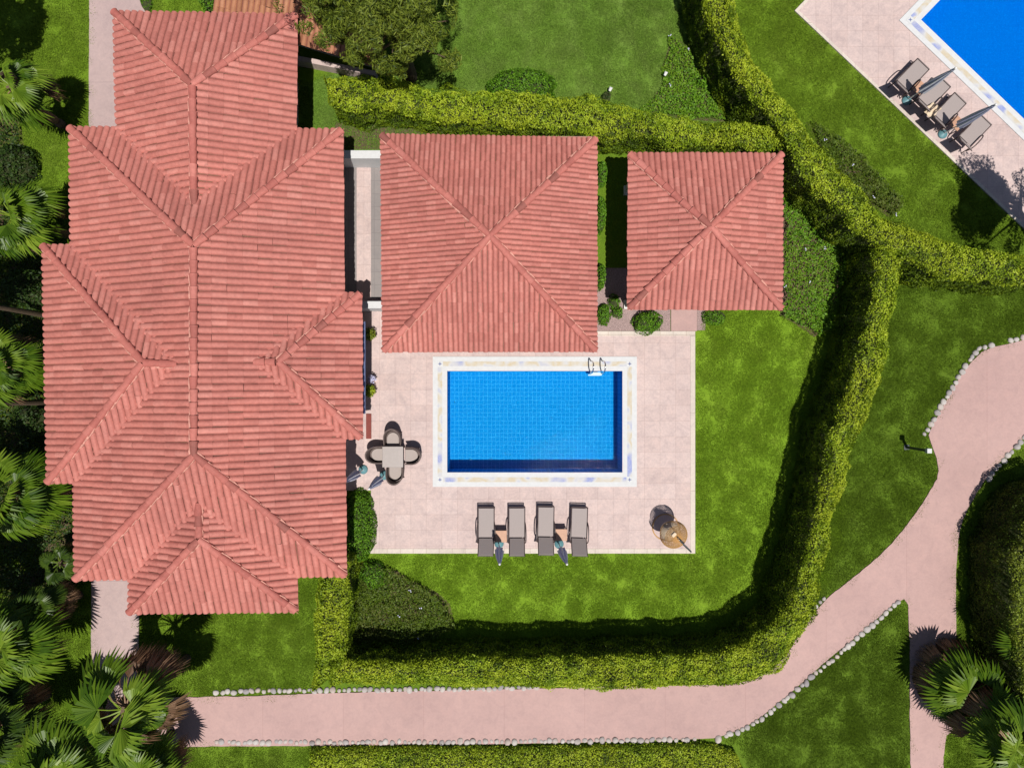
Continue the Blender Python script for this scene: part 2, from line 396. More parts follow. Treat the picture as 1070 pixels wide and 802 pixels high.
# ------------------------------------------------------------------ hedge
def resample(L, R, step):
    def arc(A): return np.r_[0, np.cumsum(np.linalg.norm(np.diff(A, axis=0), axis=1))]
    L = np.array(L); R = np.array(R); dl, dr = arc(L), arc(R)
    n = max(2, int(max(dl[-1], dr[-1]) / step) + 1); t = np.linspace(0, 1, n)
    # pair the two edges control point by control point
    f = lambda A, d: np.stack([np.interp(t * d[-1], d, A[:, 0]), np.interp(t * d[-1], d, A[:, 1])], 1)
    return f(L, dl), f(R, dr)
def smooth_pl(A, it=2):
    A = np.array(A, float)
    for _ in range(it):
        B = [A[0]]
        for i in range(len(A) - 1):
            B.append(A[i] * .75 + A[i + 1] * .25); B.append(A[i] * .25 + A[i + 1] * .75)
        B.append(A[-1]); A = np.array(B)
    return A
def hedge(L, R, h, m, label, dens=900, size=.075, lump=.12, side=.7, caps=(1, 1), group=None):
    dens *= 1.25; size *= .92
    Lw = smooth_pl([U(x, y, h) for x, y in L]); Rw = smooth_pl([U(x, y, h) for x, y in R])
    Ls, Rs = resample(Lw, Rw, .12); n = len(Ls)
    O3 = lambda A: np.c_[A, np.zeros(len(A))]
    ol, orr = Ls - Rs, Rs - Ls; nl_ = np.linalg.norm(ol, axis=1)[:, None]; ol = ol / nl_; orr = orr / nl_
    Ls = Ls + ol * (vnoise(O3(Ls), .9, 21) * .34 + vnoise(O3(Ls), 2.6, 22) * .22)[:, None] * min(1, h / 1.5)
    Rs = Rs + orr * (vnoise(O3(Rs), .9, 23) * .34 + vnoise(O3(Rs), 2.6, 24) * .22)[:, None] * min(1, h / 1.5)
    base = Vector((*(Ls.mean(0) + Rs.mean(0)) / 2, 0))
    root = empty('hedge', base, label, 'hedge', group)
    # core
    C = (Ls + Rs) / 2
    def inset(A, d): v = C - A; return A + v / (np.linalg.norm(v, axis=1)[:, None]) * d
    Li, Ri = inset(Ls, .30), inset(Rs, .30)
    zt = np.full(n, h - .30)
    V = np.concatenate([np.c_[Li, np.zeros(n)], np.c_[Li, zt], np.c_[Ri, zt], np.c_[Ri, np.zeros(n)]])
    i = np.arange(n - 1); F = []
    for a in range(3): F += list(np.stack([a * n + i, a * n + i + 1, (a + 1) * n + i + 1, (a + 1) * n + i], 1))
    F += [np.array([0, n, 2 * n, 3 * n]), np.array([n - 1, 2 * n - 1, 3 * n - 1, 4 * n - 1])]
    link(npmesh('inner_twigs', V, np.array(F)), 'inner_twigs', M['leafcore'], root)
    # leaves: top
    W = np.linalg.norm(Ls - Rs, axis=1); seg = np.linalg.norm(np.diff(C, axis=0), axis=1)
    area = (W[:-1] + W[1:]) / 2 * seg; cnt = int(area.sum() * dens)
    k = rng.choice(n - 1, cnt, p=area / area.sum()); f = rng.random(cnt)[:, None]; s = rng.random(cnt)
    l = Ls[k] * (1 - f) + Ls[k + 1] * f; r = Rs[k] * (1 - f) + Rs[k + 1] * f
    xy = l * (1 - s)[:, None] + r * s[:, None]; w = np.linalg.norm(l - r, axis=1)
    P = np.c_[xy, np.full(cnt, h)]; Nn = np.tile([0, 0, 1.], (cnt, 1))
    e = np.minimum(s, 1 - s) * w
    P[:, 2] -= np.clip(.24 - e, 0, 1) ** 2 * 4
    nz = vnoise(P, 2.2, 1) * 1.0 + vnoise(P, 5.5, 2) * .8 + vnoise(P, .7, 5) * .6
    P[:, 2] += nz * lump * 1.7 + vnoise(P, 9, 6) * lump - rng.random(cnt) ** 2 * .10
    P[:, :2] += rng.normal(size=(cnt, 2)) * .02
    PP = [P]; NN = [Nn]
    # sides
    for A, B in ((Ls, Rs), (Rs, Ls)):
        seg = np.linalg.norm(np.diff(A, axis=0), axis=1); c = int(seg.sum() * h * dens * side)
        k = rng.choice(n - 1, c, p=seg / seg.sum()); f = rng.random(c)[:, None]
        a = A[k] * (1 - f) + A[k + 1] * f; b = B[k] * (1 - f) + B[k + 1] * f
        o = a - b; o /= np.linalg.norm(o, axis=1)[:, None]
        z = rng.random(c) * (h - .03) + .02; P = np.c_[a, z]; Nn = np.c_[o, np.full(c, .35)]
        nz = vnoise(P, 2.2, 3) + vnoise(P, 5.0, 4) * .8 + vnoise(P, .8, 8) * .8
        off = nz * lump * 1.3 - rng.random(c) ** 2 * .1 - .04 - np.clip(z - h + .15, 0, 1) ** 2 * 3
        P[:, :2] += o * off[:, None]; PP.append(P); NN.append(Nn)
    for e, on in ((0, caps[0]), (n - 1, caps[1])):
        if not on: continue
        w = np.linalg.norm(Ls[e] - Rs[e]); c = int(w * h * dens * side); f = rng.random(c)[:, None]
        a = Ls[e] * f + Rs[e] * (1 - f); o = C[0] - C[3] if e == 0 else C[-1] - C[-4]
        o = o / np.linalg.norm(o); z = rng.random(c) * h; P = np.c_[a, z]
        P[:, :2] += o * (vnoise(P, 2.5, 3) * lump * 2.2)[:, None]; PP.append(P); NN.append(np.tile([*o, .3], (c, 1)))
    PA = np.concatenate(PP); k0 = len(PP[0])
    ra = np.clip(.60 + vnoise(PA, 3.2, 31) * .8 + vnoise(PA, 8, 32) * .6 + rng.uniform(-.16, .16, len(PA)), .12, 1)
    # older flank leaves, shade darkening added to their colour; fresh growth on the top
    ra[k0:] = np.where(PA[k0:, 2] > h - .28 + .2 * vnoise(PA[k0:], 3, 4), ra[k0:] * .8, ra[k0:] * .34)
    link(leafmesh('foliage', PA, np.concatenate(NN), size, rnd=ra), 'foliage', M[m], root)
    return root
def bush(px, py, r, h, m, label, rx=None, dens=1100, size=.07, group=None, name='bush', cat='bush', lump=.1):
    rx = rx or r; x, y = U(px, py, h * .6); root = empty(name, (x, y, 0), label, cat, group)
    n = int(2 * PI * r * rx * dens * .8 + r * h * dens)
    u = rng.random(n); th = rng.random(n) * 2 * PI; cz = u; sz = np.sqrt(1 - cz ** 2)
    D = np.c_[sz * np.cos(th), sz * np.sin(th), cz]
    P = D * [rx, r, h]; nz = vnoise(P + x, 2.6, 3) + vnoise(P + x, 6, 4) * .7
    P *= (1 + (nz * lump * 2 / max(.25, r)) - rng.random(n) ** 2 * .12)[:, None]
    link(leafmesh('foliage', P, D, size), 'foliage', M[m], root, world=False)
    b = MB(); b.lathe([(0.001, h * .8), (.4, h * .72), (.75, h * .5), (.85, .2), (.8, 0)], 16)
    b.V = [(v[0] * rx, v[1] * r, v[2]) for v in b.V]; b.build('inner_twigs', M['leafcore'], root, world=False, smooth=True)
    return root
def inpoly(P, poly):
    x, y = P[:, 0], P[:, 1]; c = np.zeros(len(P), bool); n = len(poly)
    for i in range(n):
        x0, y0 = poly[i]; x1, y1 = poly[(i + 1) % n]
        k = ((y0 > y) != (y1 > y)) & (x < (x1 - x0) * (y - y0) / (y1 - y0 + 1e-12) + x0); c ^= k
    return c
def cover(poly, h, m, name, label, cat, dens=800, size=.08, base='soil', flowers=0, shoot=.6):
    W = upoly(poly); A = np.array(W); lo, hi = A.min(0), A.max(0)
    n = int((hi - lo).prod() * dens); P = lo + rng.random((n, 2)) * (hi - lo)
    P = np.c_[P, np.zeros(n)]
    P = P[inpoly(P + np.c_[vnoise(P, 1.5, 3) * .35, vnoise(P, 1.5, 6) * .35, np.zeros(n)], W)]
    n = len(P); nz = vnoise(P, 1.7, 2) + vnoise(P, 4.5, 9) * .7
    P[:, 2] = np.clip(h * (.72 + nz * shoot), .03, 9) - rng.random(n) ** 2 * .1 * h
    me = leafmesh(name, P, np.tile([0, 0, 1.], (n, 1)), size, .7)
    o = link(me, name, M[m], loc=(*A.mean(0), 0)); tag(o, label, cat, kind='stuff')
    s = link(sheet(W, [], .006), 'planting_bed', M[base]); tag(s, kind='structure')
    if flowers:
        idx = rng.choice(n, flowers); b = MB()
        for i in idx:
            p = P[i]
            for k in range(3): b.lathe([(.001, .05), (.02, .045), (.012, .02)], 6, (p[0] + random.uniform(-.06, .06), p[1] + random.uniform(-.06, .06), p[2]))
        f = b.build('flowers', M['petal'], loc=(*A.mean(0), 0)); tag(f, 'tiny pale blue flowers scattered in ' + label, 'flowers', kind='stuff')
    return o

# ------------------------------------------------------------------ grass lawns
def tuft_mesh(seed, n=260, w=.55):
    r = np.random.default_rng(seed); P = np.c_[r.random((n, 2)) * w - w / 2, np.zeros(n)]
    a = r.random(n) * 2 * PI; d = np.c_[np.cos(a), np.sin(a), np.zeros(n)]; q = np.c_[-np.sin(a), np.cos(a), np.zeros(n)]
    h = r.uniform(.02, .05, n)[:, None]; wd = r.uniform(.004, .008, n)[:, None]; lean = r.uniform(.3, 1.3, n)[:, None] * h
    V = np.empty((n, 4, 3)); z = np.array([0, 0, 1.])
    V[:, 0] = P - q * wd; V[:, 1] = P + q * wd
    V[:, 2] = P + d * lean * .6 + z * h * .8 + q * wd * .8; V[:, 3] = P + d * lean + z * h * .95 - q * wd * .3
    return npmesh('tuft', V.reshape(-1, 3), np.arange(n * 4).reshape(n, 4), r.random(n))
TUFT = {}
def grassgroup(key):
    me = tuft_mesh(5); me.materials.append(G[key]); to = bpy.data.objects.new('grass_tuft', me)
    ng = bpy.data.node_groups.new('grass_' + key, 'GeometryNodeTree')
    ng.interface.new_socket('Geometry', in_out='INPUT', socket_type='NodeSocketGeometry')
    ng.interface.new_socket('Geometry', in_out='OUTPUT', socket_type='NodeSocketGeometry')
    nd = ng.nodes; gi = nd.new('NodeGroupInput'); go = nd.new('NodeGroupOutput')
    ds = nd.new('GeometryNodeDistributePointsOnFaces'); ds.inputs['Density'].default_value = 16
    oi = nd.new('GeometryNodeObjectInfo'); oi.inputs[0].default_value = to
    ins = nd.new('GeometryNodeInstanceOnPoints')
    rv = nd.new('FunctionNodeRandomValue'); rv.data_type = 'FLOAT_VECTOR'
    rv.inputs[0].default_value = (0, 0, 0); rv.inputs[1].default_value = (0, 0, 6.283)
    rs = nd.new('FunctionNodeRandomValue'); rs.data_type = 'FLOAT'
    rs.inputs[2].default_value = .7; rs.inputs[3].default_value = 1.25; rs.inputs['Seed'].default_value = 3
    jn = nd.new('GeometryNodeJoinGeometry'); L = ng.links.new
    L(gi.outputs[0], ds.inputs['Mesh']); L(ds.outputs['Points'], ins.inputs['Points'])
    L(oi.outputs['Geometry'], ins.inputs['Instance']); L(rv.outputs[0], ins.inputs['Rotation']); L(rs.outputs[1], ins.inputs['Scale'])
    L(ins.outputs[0], jn.inputs[0]); L(gi.outputs[0], jn.inputs[0]); L(jn.outputs[0], go.inputs[0])
    return ng
def lawn(poly, key, label, holes=()):
    W = upoly(poly); me = sheet(W, [upoly(h) for h in holes], .004)
    a = me.attributes.new('rnd', 'FLOAT', 'FACE'); a.data.foreach_set('value', [.4] * len(me.polygons))
    o = link(me, 'lawn', G[key]); tag(o, label, 'lawn', kind='stuff')
    if key not in TUFT: TUFT[key] = grassgroup(key)
    md = o.modifiers.new('grass', 'NODES'); md.node_group = TUFT[key]
    return o

# ------------------------------------------------------------------ roofs
def tile_face(dst, A, B, R, poly, P=.225, C=.45, amp=.06):
    """A,B eave ends (3D), R ridge point (3D); poly = plan polygon, its first edge the eave"""
    u = (B - A); u.z = 0; Lu = u.length; u.normalize()
    w = R - A; w.z = 0; n = w - u * w.dot(u); D = n.length; n.normalize()
    rise = R.z - A.z; s = (n * D + Vector((0, 0, rise))); Ls = s.length; s.normalize()
    nn = u.cross(s); 
    if nn.z < 0: nn = -nn
    us = [(Vector((p[0], p[1], 0)) - Vector((A.x, A.y, 0))).dot(u) for p in poly]
    vs = [(Vector((p[0], p[1], 0)) - Vector((A.x, A.y, 0))).dot(n) for p in poly]
    u0, u1, v1 = min(us), max(us), max(vs) * Ls / D
    i0, i1 = math.floor(u0 / P) - 1, math.ceil(u1 / P) + 1; nj = math.ceil(v1 / C) + 1
    prof = [(0, -.1), (.07, -.14), (.14, .18), (.24, .66), (.40, .94), (.56, 1.0), (.72, .90), (.87, .58), (.985, -.06)]
    K = len(prof); bm = bmesh.new(); lay = bm.faces.layers.float.new('rnd')
    ph = (abs(u0) % P) * .5
    for i in range(i0, i1):
        for j in range(nj):
            uc = (i + .5) * P; vc = (j + .5) * C * D / Ls
            # cull far outside
            ok = True
            for k in range(len(poly)):
                a = Vector((us[k], vs[k])); b = Vector((us[(k + 1) % len(poly)], vs[(k + 1) % len(poly)]))
                e = b - a; 
                if e.length < 1e-6: continue
                e.normalize(); 
                if (Vector((uc, vc)) - a).dot(Vector((-e.y, e.x))) < -.45: ok = False; break
            if not ok: continue
            ju, jz, jv, rr = random.gauss(0, .004), random.gauss(0, .0022), random.gauss(0, .008), random.random()
            sk = random.gauss(0, .006)
            rows = []
            for v, dz, dzs in ((j * C - .012, -.004, 0), (j * C - .012, .006, 1), (j * C - .012, .006, 1), (j * C + C * .5, .003, 1), ((j + 1) * C + .004, -.002, 1)):
                row = []
                for t, z in prof:
                    zz = (z * amp if dzs else z * amp * .9) + dz + jz
                    q = A + u * (i * P + t * P + ju + sk * (v - j * C) * 2) + s * (v + jv) + nn * zz
                    row.append(bm.verts.new(q))
                rows.append(row)
            for a in (0, 2, 3):
                for k in range(K - 1):
                    f = bm.faces.new((rows[a][k], rows[a][k + 1], rows[a + 1][k + 1], rows[a + 1][k])); f[lay] = .0 if (k < 2 or a == 0) else (.12 + rr * .88) * (.75 if k == K - 2 else 1); f.smooth = (a > 0)  # pans and course lips take the painted shade tone
    cen = sum((Vector((p[0], p[1], 0)) for p in poly), Vector()) / len(poly)
    for k in range(1, len(poly)):
        a = Vector((*poly[k][:2], 0)); b = Vector((*poly[(k + 1) % len(poly)][:2], 0)); e = b - a
        if e.length < 1e-4: continue
        no = Vector((e.y, -e.x, 0)).normalized()
        if (cen - a).dot(no) > 0: no = -no
        bmesh.ops.bisect_plane(bm, geom=bm.verts[:] + bm.edges[:] + bm.faces[:], plane_co=a, plane_no=no, clear_outer=True)
    for f in bm.faces:
        f.normal_update()
        if f.normal.dot(nn) < -.2: f.normal_flip()
    me = bpy.data.meshes.new('t'); bm.to_mesh(me); bm.free(); dst.from_mesh(me); bpy.data.meshes.remove(me)
def backing(mb, pts):   # felt sheet under the tiles
    mb.add([(p[0], p[1], p[2] - .025) for p in pts], [tuple(range(len(pts)))])
def caps(parent, p0, p1, r=.125, seg=.40, lift=.036):
    d = p1 - p0; d.normalize(); p0 = p0 + d * .10; L = (p1 - p0).length; side = d.cross(Vector((0, 0, 1))).normalized(); up = side.cross(d).normalized()
    n = max(1, round(L / seg)); sg = L / n; b = MB(); na = 9
    for i in range(n):
        V = []; F = []
        jz, js, rr = random.gauss(0, .004), random.gauss(0, .007), random.random()
        for (t, rr_, dz) in ((i * sg - .03, r * 1.02, .006), (i * sg - .03, r * 1.02 + .03, .02), (i * sg + .02, r * 1.02 + .02, .016), ((i + 1) * sg + .01, r * .90, 0)):
            for k in range(na):
                a = PI * (k / (na - 1)); V.append(p0 + d * t + side * (math.cos(a) * rr_ + js) + up * (math.sin(a) * rr_ * .72 + lift + dz + jz))
        for q in range(3):
            for k in range(na - 1): F.append((q * na + k, q * na + k + 1, (q + 1) * na + k + 1, (q + 1) * na + k))
        b.add(V, F, rr)
    o = b.build('ridge_cap', M['cap'], parent, smooth=False)
    # mortar bed under the caps, ragged
    mb = MB(); m = int(L / .12)
    prev = None; V = []; F = []
    for i in range(m + 1):
        t = L * i / m; w1 = r + .03 + random.uniform(-.02, .03); w2 = r - .01 + random.uniform(-.02, .02)
        c = p0 + d * t + up * (lift + .012)
        V += [c + side * w1 - up * .09, c + side * w1 * .98, c - side * w2 * .98, c - side * w2 - up * .09]
    for i in range(m):
        for k in range(3): F.append((i * 4 + k, i * 4 + k + 1, i * 4 + k + 5, i * 4 + k + 4))
    mb.add(V, F); mb.build('ridge_mortar', M['mortar'], parent)
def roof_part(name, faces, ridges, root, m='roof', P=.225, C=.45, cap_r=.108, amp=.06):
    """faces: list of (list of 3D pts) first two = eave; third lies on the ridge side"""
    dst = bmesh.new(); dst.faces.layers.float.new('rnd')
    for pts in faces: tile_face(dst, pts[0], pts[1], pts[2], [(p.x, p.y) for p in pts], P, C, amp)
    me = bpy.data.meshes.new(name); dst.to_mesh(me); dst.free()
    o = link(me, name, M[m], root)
    mb = MB()
    for pts in faces: backing(mb, pts)
    mb.build('underlay', M['wood'], o)
    for a, b in ridges: caps(o, a, b, cap_r)
    return o

EZ = 2.8
def E(px, py, z=EZ): return U3(px, py, z)
house = empty('house', (*U(230, 380), 0), 'white villa under a large salmon-red tiled roof with four hipped wings, left of the pool', 'house')
# main block
NW, NE, SE, SW = E(73, 133), E(358.5, 135.5), E(362, 601.5), E(78.5, 605.5)
RN, RS = E(203, 257, 4.4), E(203, 475, 4.4)
def ccw(pts):
    a = sum(pts[i].x * pts[(i + 1) % len(pts)].y - pts[(i + 1) % len(pts)].x * pts[i].y for i in range(len(pts)))
    if a < 0: pts = [pts[1], pts[0]] + pts[:1:-1]
    return pts
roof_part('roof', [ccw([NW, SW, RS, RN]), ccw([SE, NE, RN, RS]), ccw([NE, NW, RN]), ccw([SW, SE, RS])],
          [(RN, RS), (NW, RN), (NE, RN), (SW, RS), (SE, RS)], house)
# north wing
a, b = E(119, 12.5), E(311, 15.5); h = E(201.5, 89, 3.84); r = E(203.5, 214, 3.84)
a2, b2 = E(124, 214), E(309, 214)
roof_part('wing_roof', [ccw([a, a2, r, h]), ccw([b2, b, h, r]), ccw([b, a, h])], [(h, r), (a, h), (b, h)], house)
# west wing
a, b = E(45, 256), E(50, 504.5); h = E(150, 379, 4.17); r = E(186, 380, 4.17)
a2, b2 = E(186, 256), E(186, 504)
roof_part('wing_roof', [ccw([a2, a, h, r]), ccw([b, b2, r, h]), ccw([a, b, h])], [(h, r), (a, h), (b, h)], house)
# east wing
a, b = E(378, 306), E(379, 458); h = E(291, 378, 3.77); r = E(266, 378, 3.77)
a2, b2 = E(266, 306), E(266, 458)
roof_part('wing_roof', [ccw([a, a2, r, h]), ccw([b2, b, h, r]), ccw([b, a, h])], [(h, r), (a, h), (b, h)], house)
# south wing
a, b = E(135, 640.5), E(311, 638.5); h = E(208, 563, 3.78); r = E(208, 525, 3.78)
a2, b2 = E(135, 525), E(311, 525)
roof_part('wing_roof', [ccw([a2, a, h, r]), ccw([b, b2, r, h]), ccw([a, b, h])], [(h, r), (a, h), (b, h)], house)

# walls, soffits, fascia of the house
def rect(px0, py0, px1, py1, z=EZ):
    x0, y1 = U(px0, py0, z); x1, y0 = U(px1, py1, z); return x0, x1, y0, y1
blocks = [rect(76, 134, 360, 603), rect(121, 14, 310, 240), rect(47, 256, 200, 504), rect(250, 306, 378.5, 458), rect(135, 500, 311, 639)]
wl = MB(); sf = MB()
for i, (x0, x1, y0, y1) in enumerate(blocks):
    g = .95; wl.box(x0 + g, x1 - g, y0 + g, y1 - g, 0, 2.70 - i * .004)
    sf.box(x0 + .04, x1 - .04, y0 + .04, y1 - .04, 2.712 + i * .003, 2.768 - i * .003)
wl.build('wall', M['stucco'], house); sf.build('soffit', M['soffit'], house)
def window(root, cx, cy, w, z0, z1, ax, sgn, nm='window'):
    """window on a wall whose face is at cx (ax='x', outward sgn) or cy (ax='y')"""
    f = MB(); p = MB(); t = .06
    def bx(mb, u0, u1, za, zb, d0, d1):
        if ax == 'x': mb.box(*sorted((cx + sgn * d0, cx + sgn * d1)), cy + u0, cy + u1, za, zb)
        else: mb.box(cx + u0, cx + u1, *sorted((cy + sgn * d0, cy + sgn * d1)), za, zb)
    bx(f, -w / 2, w / 2, z0, z0 + t, -.02, .05); bx(f, -w / 2, w / 2, z1 - t, z1, -.02, .05)
    for u in (-w / 2, -t / 2, w / 2 - t): bx(f, u, u + t, z0 + t, z1 - t, -.02, .045)
    o = f.build(nm, M['frame'], root)
    bx(p, -w / 2 + t, -t / 2, z0 + t, z1 - t, -.02, .02); bx(p, t / 2, w / 2 - t, z0 + t, z1 - t, -.02, .02)
    p.build('pane', M['glass'], o)
    if nm == 'window':
        s = MB(); bx(s, -w / 2 - .06, w / 2 + .06, z0 - .06, z0 - .003, -.02, .10); s.build('sill', M['white'], o)
B0, B1, B2, B3, B4 = blocks
for y in (B0[2] + 2.2, B0[3] - 2.4): window(house, B0[1] - .95, y, 1.4, .9, 2.1, 'x', 1)
window(house, B3[1] - .95, (B3[2] + B3[3]) / 2, 3.2, .06, 2.25, 'x', 1, 'patio_door')
for y in (B0[2] + 1.7, B0[3] - 1.9): window(house, B0[0] + .95, y, 1.2, .9, 2.1, 'x', -1)
for y in (B2[2] + 2.2, B2[3] - 2.2): window(house, B2[0] + .95, y, 1.4, .9, 2.1, 'x', -1)
for x in (B4[0] + 1.7, B4[1] - 1.7): window(house, x, B4[2] + .95, 1.2, .9, 2.1, 'y', -1)
window(house, (B1[0] + B1[1]) / 2, B1[3] - .95, 1.6, .9, 2.1, 'y', 1)
window(house, B1[1] - .95, B1[3] - 2, 1.2, .9, 2.1, 'x', 1)
# rolled awning under the east eave, its blue standing in for shade on white
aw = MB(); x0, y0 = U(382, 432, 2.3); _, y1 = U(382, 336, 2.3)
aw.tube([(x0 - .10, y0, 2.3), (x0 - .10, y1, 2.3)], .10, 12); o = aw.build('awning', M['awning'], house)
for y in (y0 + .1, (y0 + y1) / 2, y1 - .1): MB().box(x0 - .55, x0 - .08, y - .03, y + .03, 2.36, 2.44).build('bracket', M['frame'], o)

# ------------------------------------------------------------------ pavilion and gazebo
def pyramid(name, cs, apex, label, cat, C, P, post=.5, walls=False):
    cs = [Vector(c) for c in cs]; cx = sum((c.x for c in cs)) / 4; cy = sum(c.y for c in cs) / 4
    root = empty(name, (cx, cy, 0), label, cat)
    fs = [ccw([cs[i], cs[(i + 1) % 4], apex]) for i in range(4)]
    roof_part('roof', fs, [(c, apex) for c in cs], root, P=P, C=C, cap_r=.10, amp=.05)
    z = cs[0].z; x0, x1 = min(c.x for c in cs), max(c.x for c in cs); y0, y1 = min(c.y for c in cs), max(c.y for c in cs)
    MB().box(x0 + .05, x1 - .05, y0 + .05, y1 - .05, z - .09, z - .035).build('soffit', M['soffit'], root)
    for x in (x0 + post, x1 - post):
        for y in (y0 + post, y1 - post):
            b = MB(); b.box(x - .12, x + .12, y - .12, y + .12, .0, z - .24, .01); b.box(x - .17, x + .17, y - .17, y + .17, 0.0, .16, .01); b.build('post', M['stucco'], root)
    for x in (x0 + post, x1 - post): MB().box(x - .08, x + .08, y0 + .2, y1 - .2, z - .24, z - .092).build('beam', M['wood'], root)
    for y in (y0 + post, y1 - post): MB().box(x0 + .2, x1 - .2, y - .078, y + .078, z - .238, z - .095).build('beam', M['wood'], root)
    return root
pz = 2.6
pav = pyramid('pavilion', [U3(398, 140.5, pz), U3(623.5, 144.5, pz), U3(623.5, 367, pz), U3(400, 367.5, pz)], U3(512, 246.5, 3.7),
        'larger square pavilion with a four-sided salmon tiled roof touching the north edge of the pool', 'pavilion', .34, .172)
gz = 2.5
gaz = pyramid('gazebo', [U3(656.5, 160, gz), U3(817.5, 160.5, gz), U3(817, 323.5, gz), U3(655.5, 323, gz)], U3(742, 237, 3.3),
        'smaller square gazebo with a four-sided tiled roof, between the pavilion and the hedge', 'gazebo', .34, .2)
# enclosing wall round the pavilion's rear and a bar counter for other viewpoints
# old neighbour building at the top
o = empty('outbuilding', (*U(330, 20), 0), 'old low building with a weathered brown tiled roof beneath the big tree', 'outbuilding')
z = 2.3; A, B = U3(285, 38, z), U3(396, 71, z); d = (B - A).normalized(); nrm = Vector((-d.y, d.x, 0))
C1, D1 = B + nrm * 4.2 + Vector((0, 0, 1.3)), A + nrm * 4.2 + Vector((0, 0, 1.3))
A = A - d * 2.2; D1 = D1 - d * 2.2
roof_part('roof', [ccw([A, B, C1, D1])], [(D1, C1)], o, m='oldroof', P=.2, C=.42)
Af = A + nrm * 8.4; Bf = B + nrm * 8.4
roof_part('roof', [ccw([Bf, Af, D1, C1])], [], o, m='oldroof', P=.2, C=.42)
w = MB(); g = .95
w.prism([(A + d * g + nrm * g)[:2], (B - d * g + nrm * g)[:2], (Bf - d * g - nrm * g)[:2], (Af + d * g - nrm * g)[:2]], 0, 2.2); w.build('wall', M['stucco'], o)
a = A + d * g + nrm * 4.2; b2_ = B - d * g + nrm * 4.2
gb = MB()
for e in (A + d * g, B - d * g):
    p0, p1, p2 = e + nrm * g, e + nrm * (8.4 - g), e + nrm * 4.2
    q = d * .1
    gb.add([(p0.x, p0.y, 2.2), (p1.x, p1.y, 2.2), (p2.x, p2.y, 3.42), (p0.x + q.x, p0.y + q.y, 2.2), (p1.x + q.x, p1.y + q.y, 2.2), (p2.x + q.x, p2.y + q.y, 3.42)],
           [(0, 1, 2), (5, 4, 3), (0, 3, 4, 1), (1, 4, 5, 2), (2, 5, 3, 0)])
gb.build('gable', M['stucco'], o)
# low white kerb wall in front of it
kw = MB(); p = [U3(300, 58, .5), U3(392, 76, .5)]; dd = (p[1] - p[0]).normalized(); nq = Vector((-dd.y, dd.x, 0)) * .09
kw.prism([(p[0] - nq)[:2], (p[1] - nq)[:2], (p[1] + nq)[:2], (p[0] + nq)[:2]], 0, .45)
tag(kw.build('low_wall', M['corr'], loc=(*p[0][:2], 0)), 'low pale wall below the eave of the old brown-roofed building', 'wall')
# two white cross walls in the gap
for (x0, x1, ya, yb, lab) in ((340, 405, 157, 165.5, 'white cross wall at the north end of the gap between villa and pavilion'), (352, 402, 314.5, 322, 'white cross wall at the poolside end of the gap between villa and pavilion')):
    xa, y1 = U(x0, ya, 1.0); xb, y0 = U(x1, yb, 1.0)
    tag(MB().box(xa, xb, y0, y1, 0, 1.0, .015).build('garden_wall', M['white'], loc=((xa + xb) / 2, (y0 + y1) / 2, 0)), lab, 'wall')

# ------------------------------------------------------------------ ground, paths, decks
pool1 = [(467.5, 387.5), (650, 387.5), (650, 493), (467.5, 493)]
d1 = Vector((109, 105)).normalized(); d2 = Vector((.694, -.72)).normalized(); c0 = Vector((961, 22))
pool2 = [tuple(c0), tuple(c0 + d1 * 245), tuple(c0 + d1 * 245 + d2 * 122), tuple(c0 + d2 * 122)]
def grow(poly, px):
    c = [sum(p[i] for p in poly) / len(poly) for i in (0, 1)]; n = len(poly); out = []
    for i in range(n):
        p, a, b = Vector(poly[i]), Vector(poly[i - 1]), Vector(poly[(i + 1) % n])
        out.append(tuple(p + (p - a).normalized() * px + (p - b).normalized() * px))
    return out
S = 150
tag(link(sheet([(-S, -S), (S, -S), (S, S), (-S, S)], [upoly(grow(pool1, 3)), upoly(grow(pool2, 3))], 0), 'ground', G['mid']), kind='structure')
DZ = .05
decko = [(335, 158), (612, 158), (612, 351), (721, 351), (721, 572.5), (388, 572.5), (388, 512), (335, 512)]
tag(link(sheet(upoly(decko), [upoly(grow(pool1, 14.5))], DZ, .045), 'pool_deck', M['deck']), kind='structure')
bo = MB()
for x0, y0, x1, y1 in ((612.2, 346, 726, 351), (721, 351.2, 726, 577.5), (383.5, 572.5, 720.8, 577.5)):
    a = U(x0, y1); b = U(x1, y0); bo.box(a[0], b[0], a[1], b[1], .004, DZ + .012, .006)
tag(bo.build('deck_border', M['border']), kind='structure')
gs = MB()  # grey strips in the gap; the villa-side one paints the eave shade
for x0, y0, x1, y1 in ((357, 166, 373, 312), (388, 166, 404, 312)):
    a = U(x0, y1); b = U(x1, y0); gs.box(a[0], b[0], a[1], b[1], .01, DZ + .006)
tag(gs.build('shade_and_grey_strips', M['grey']), kind='structure')
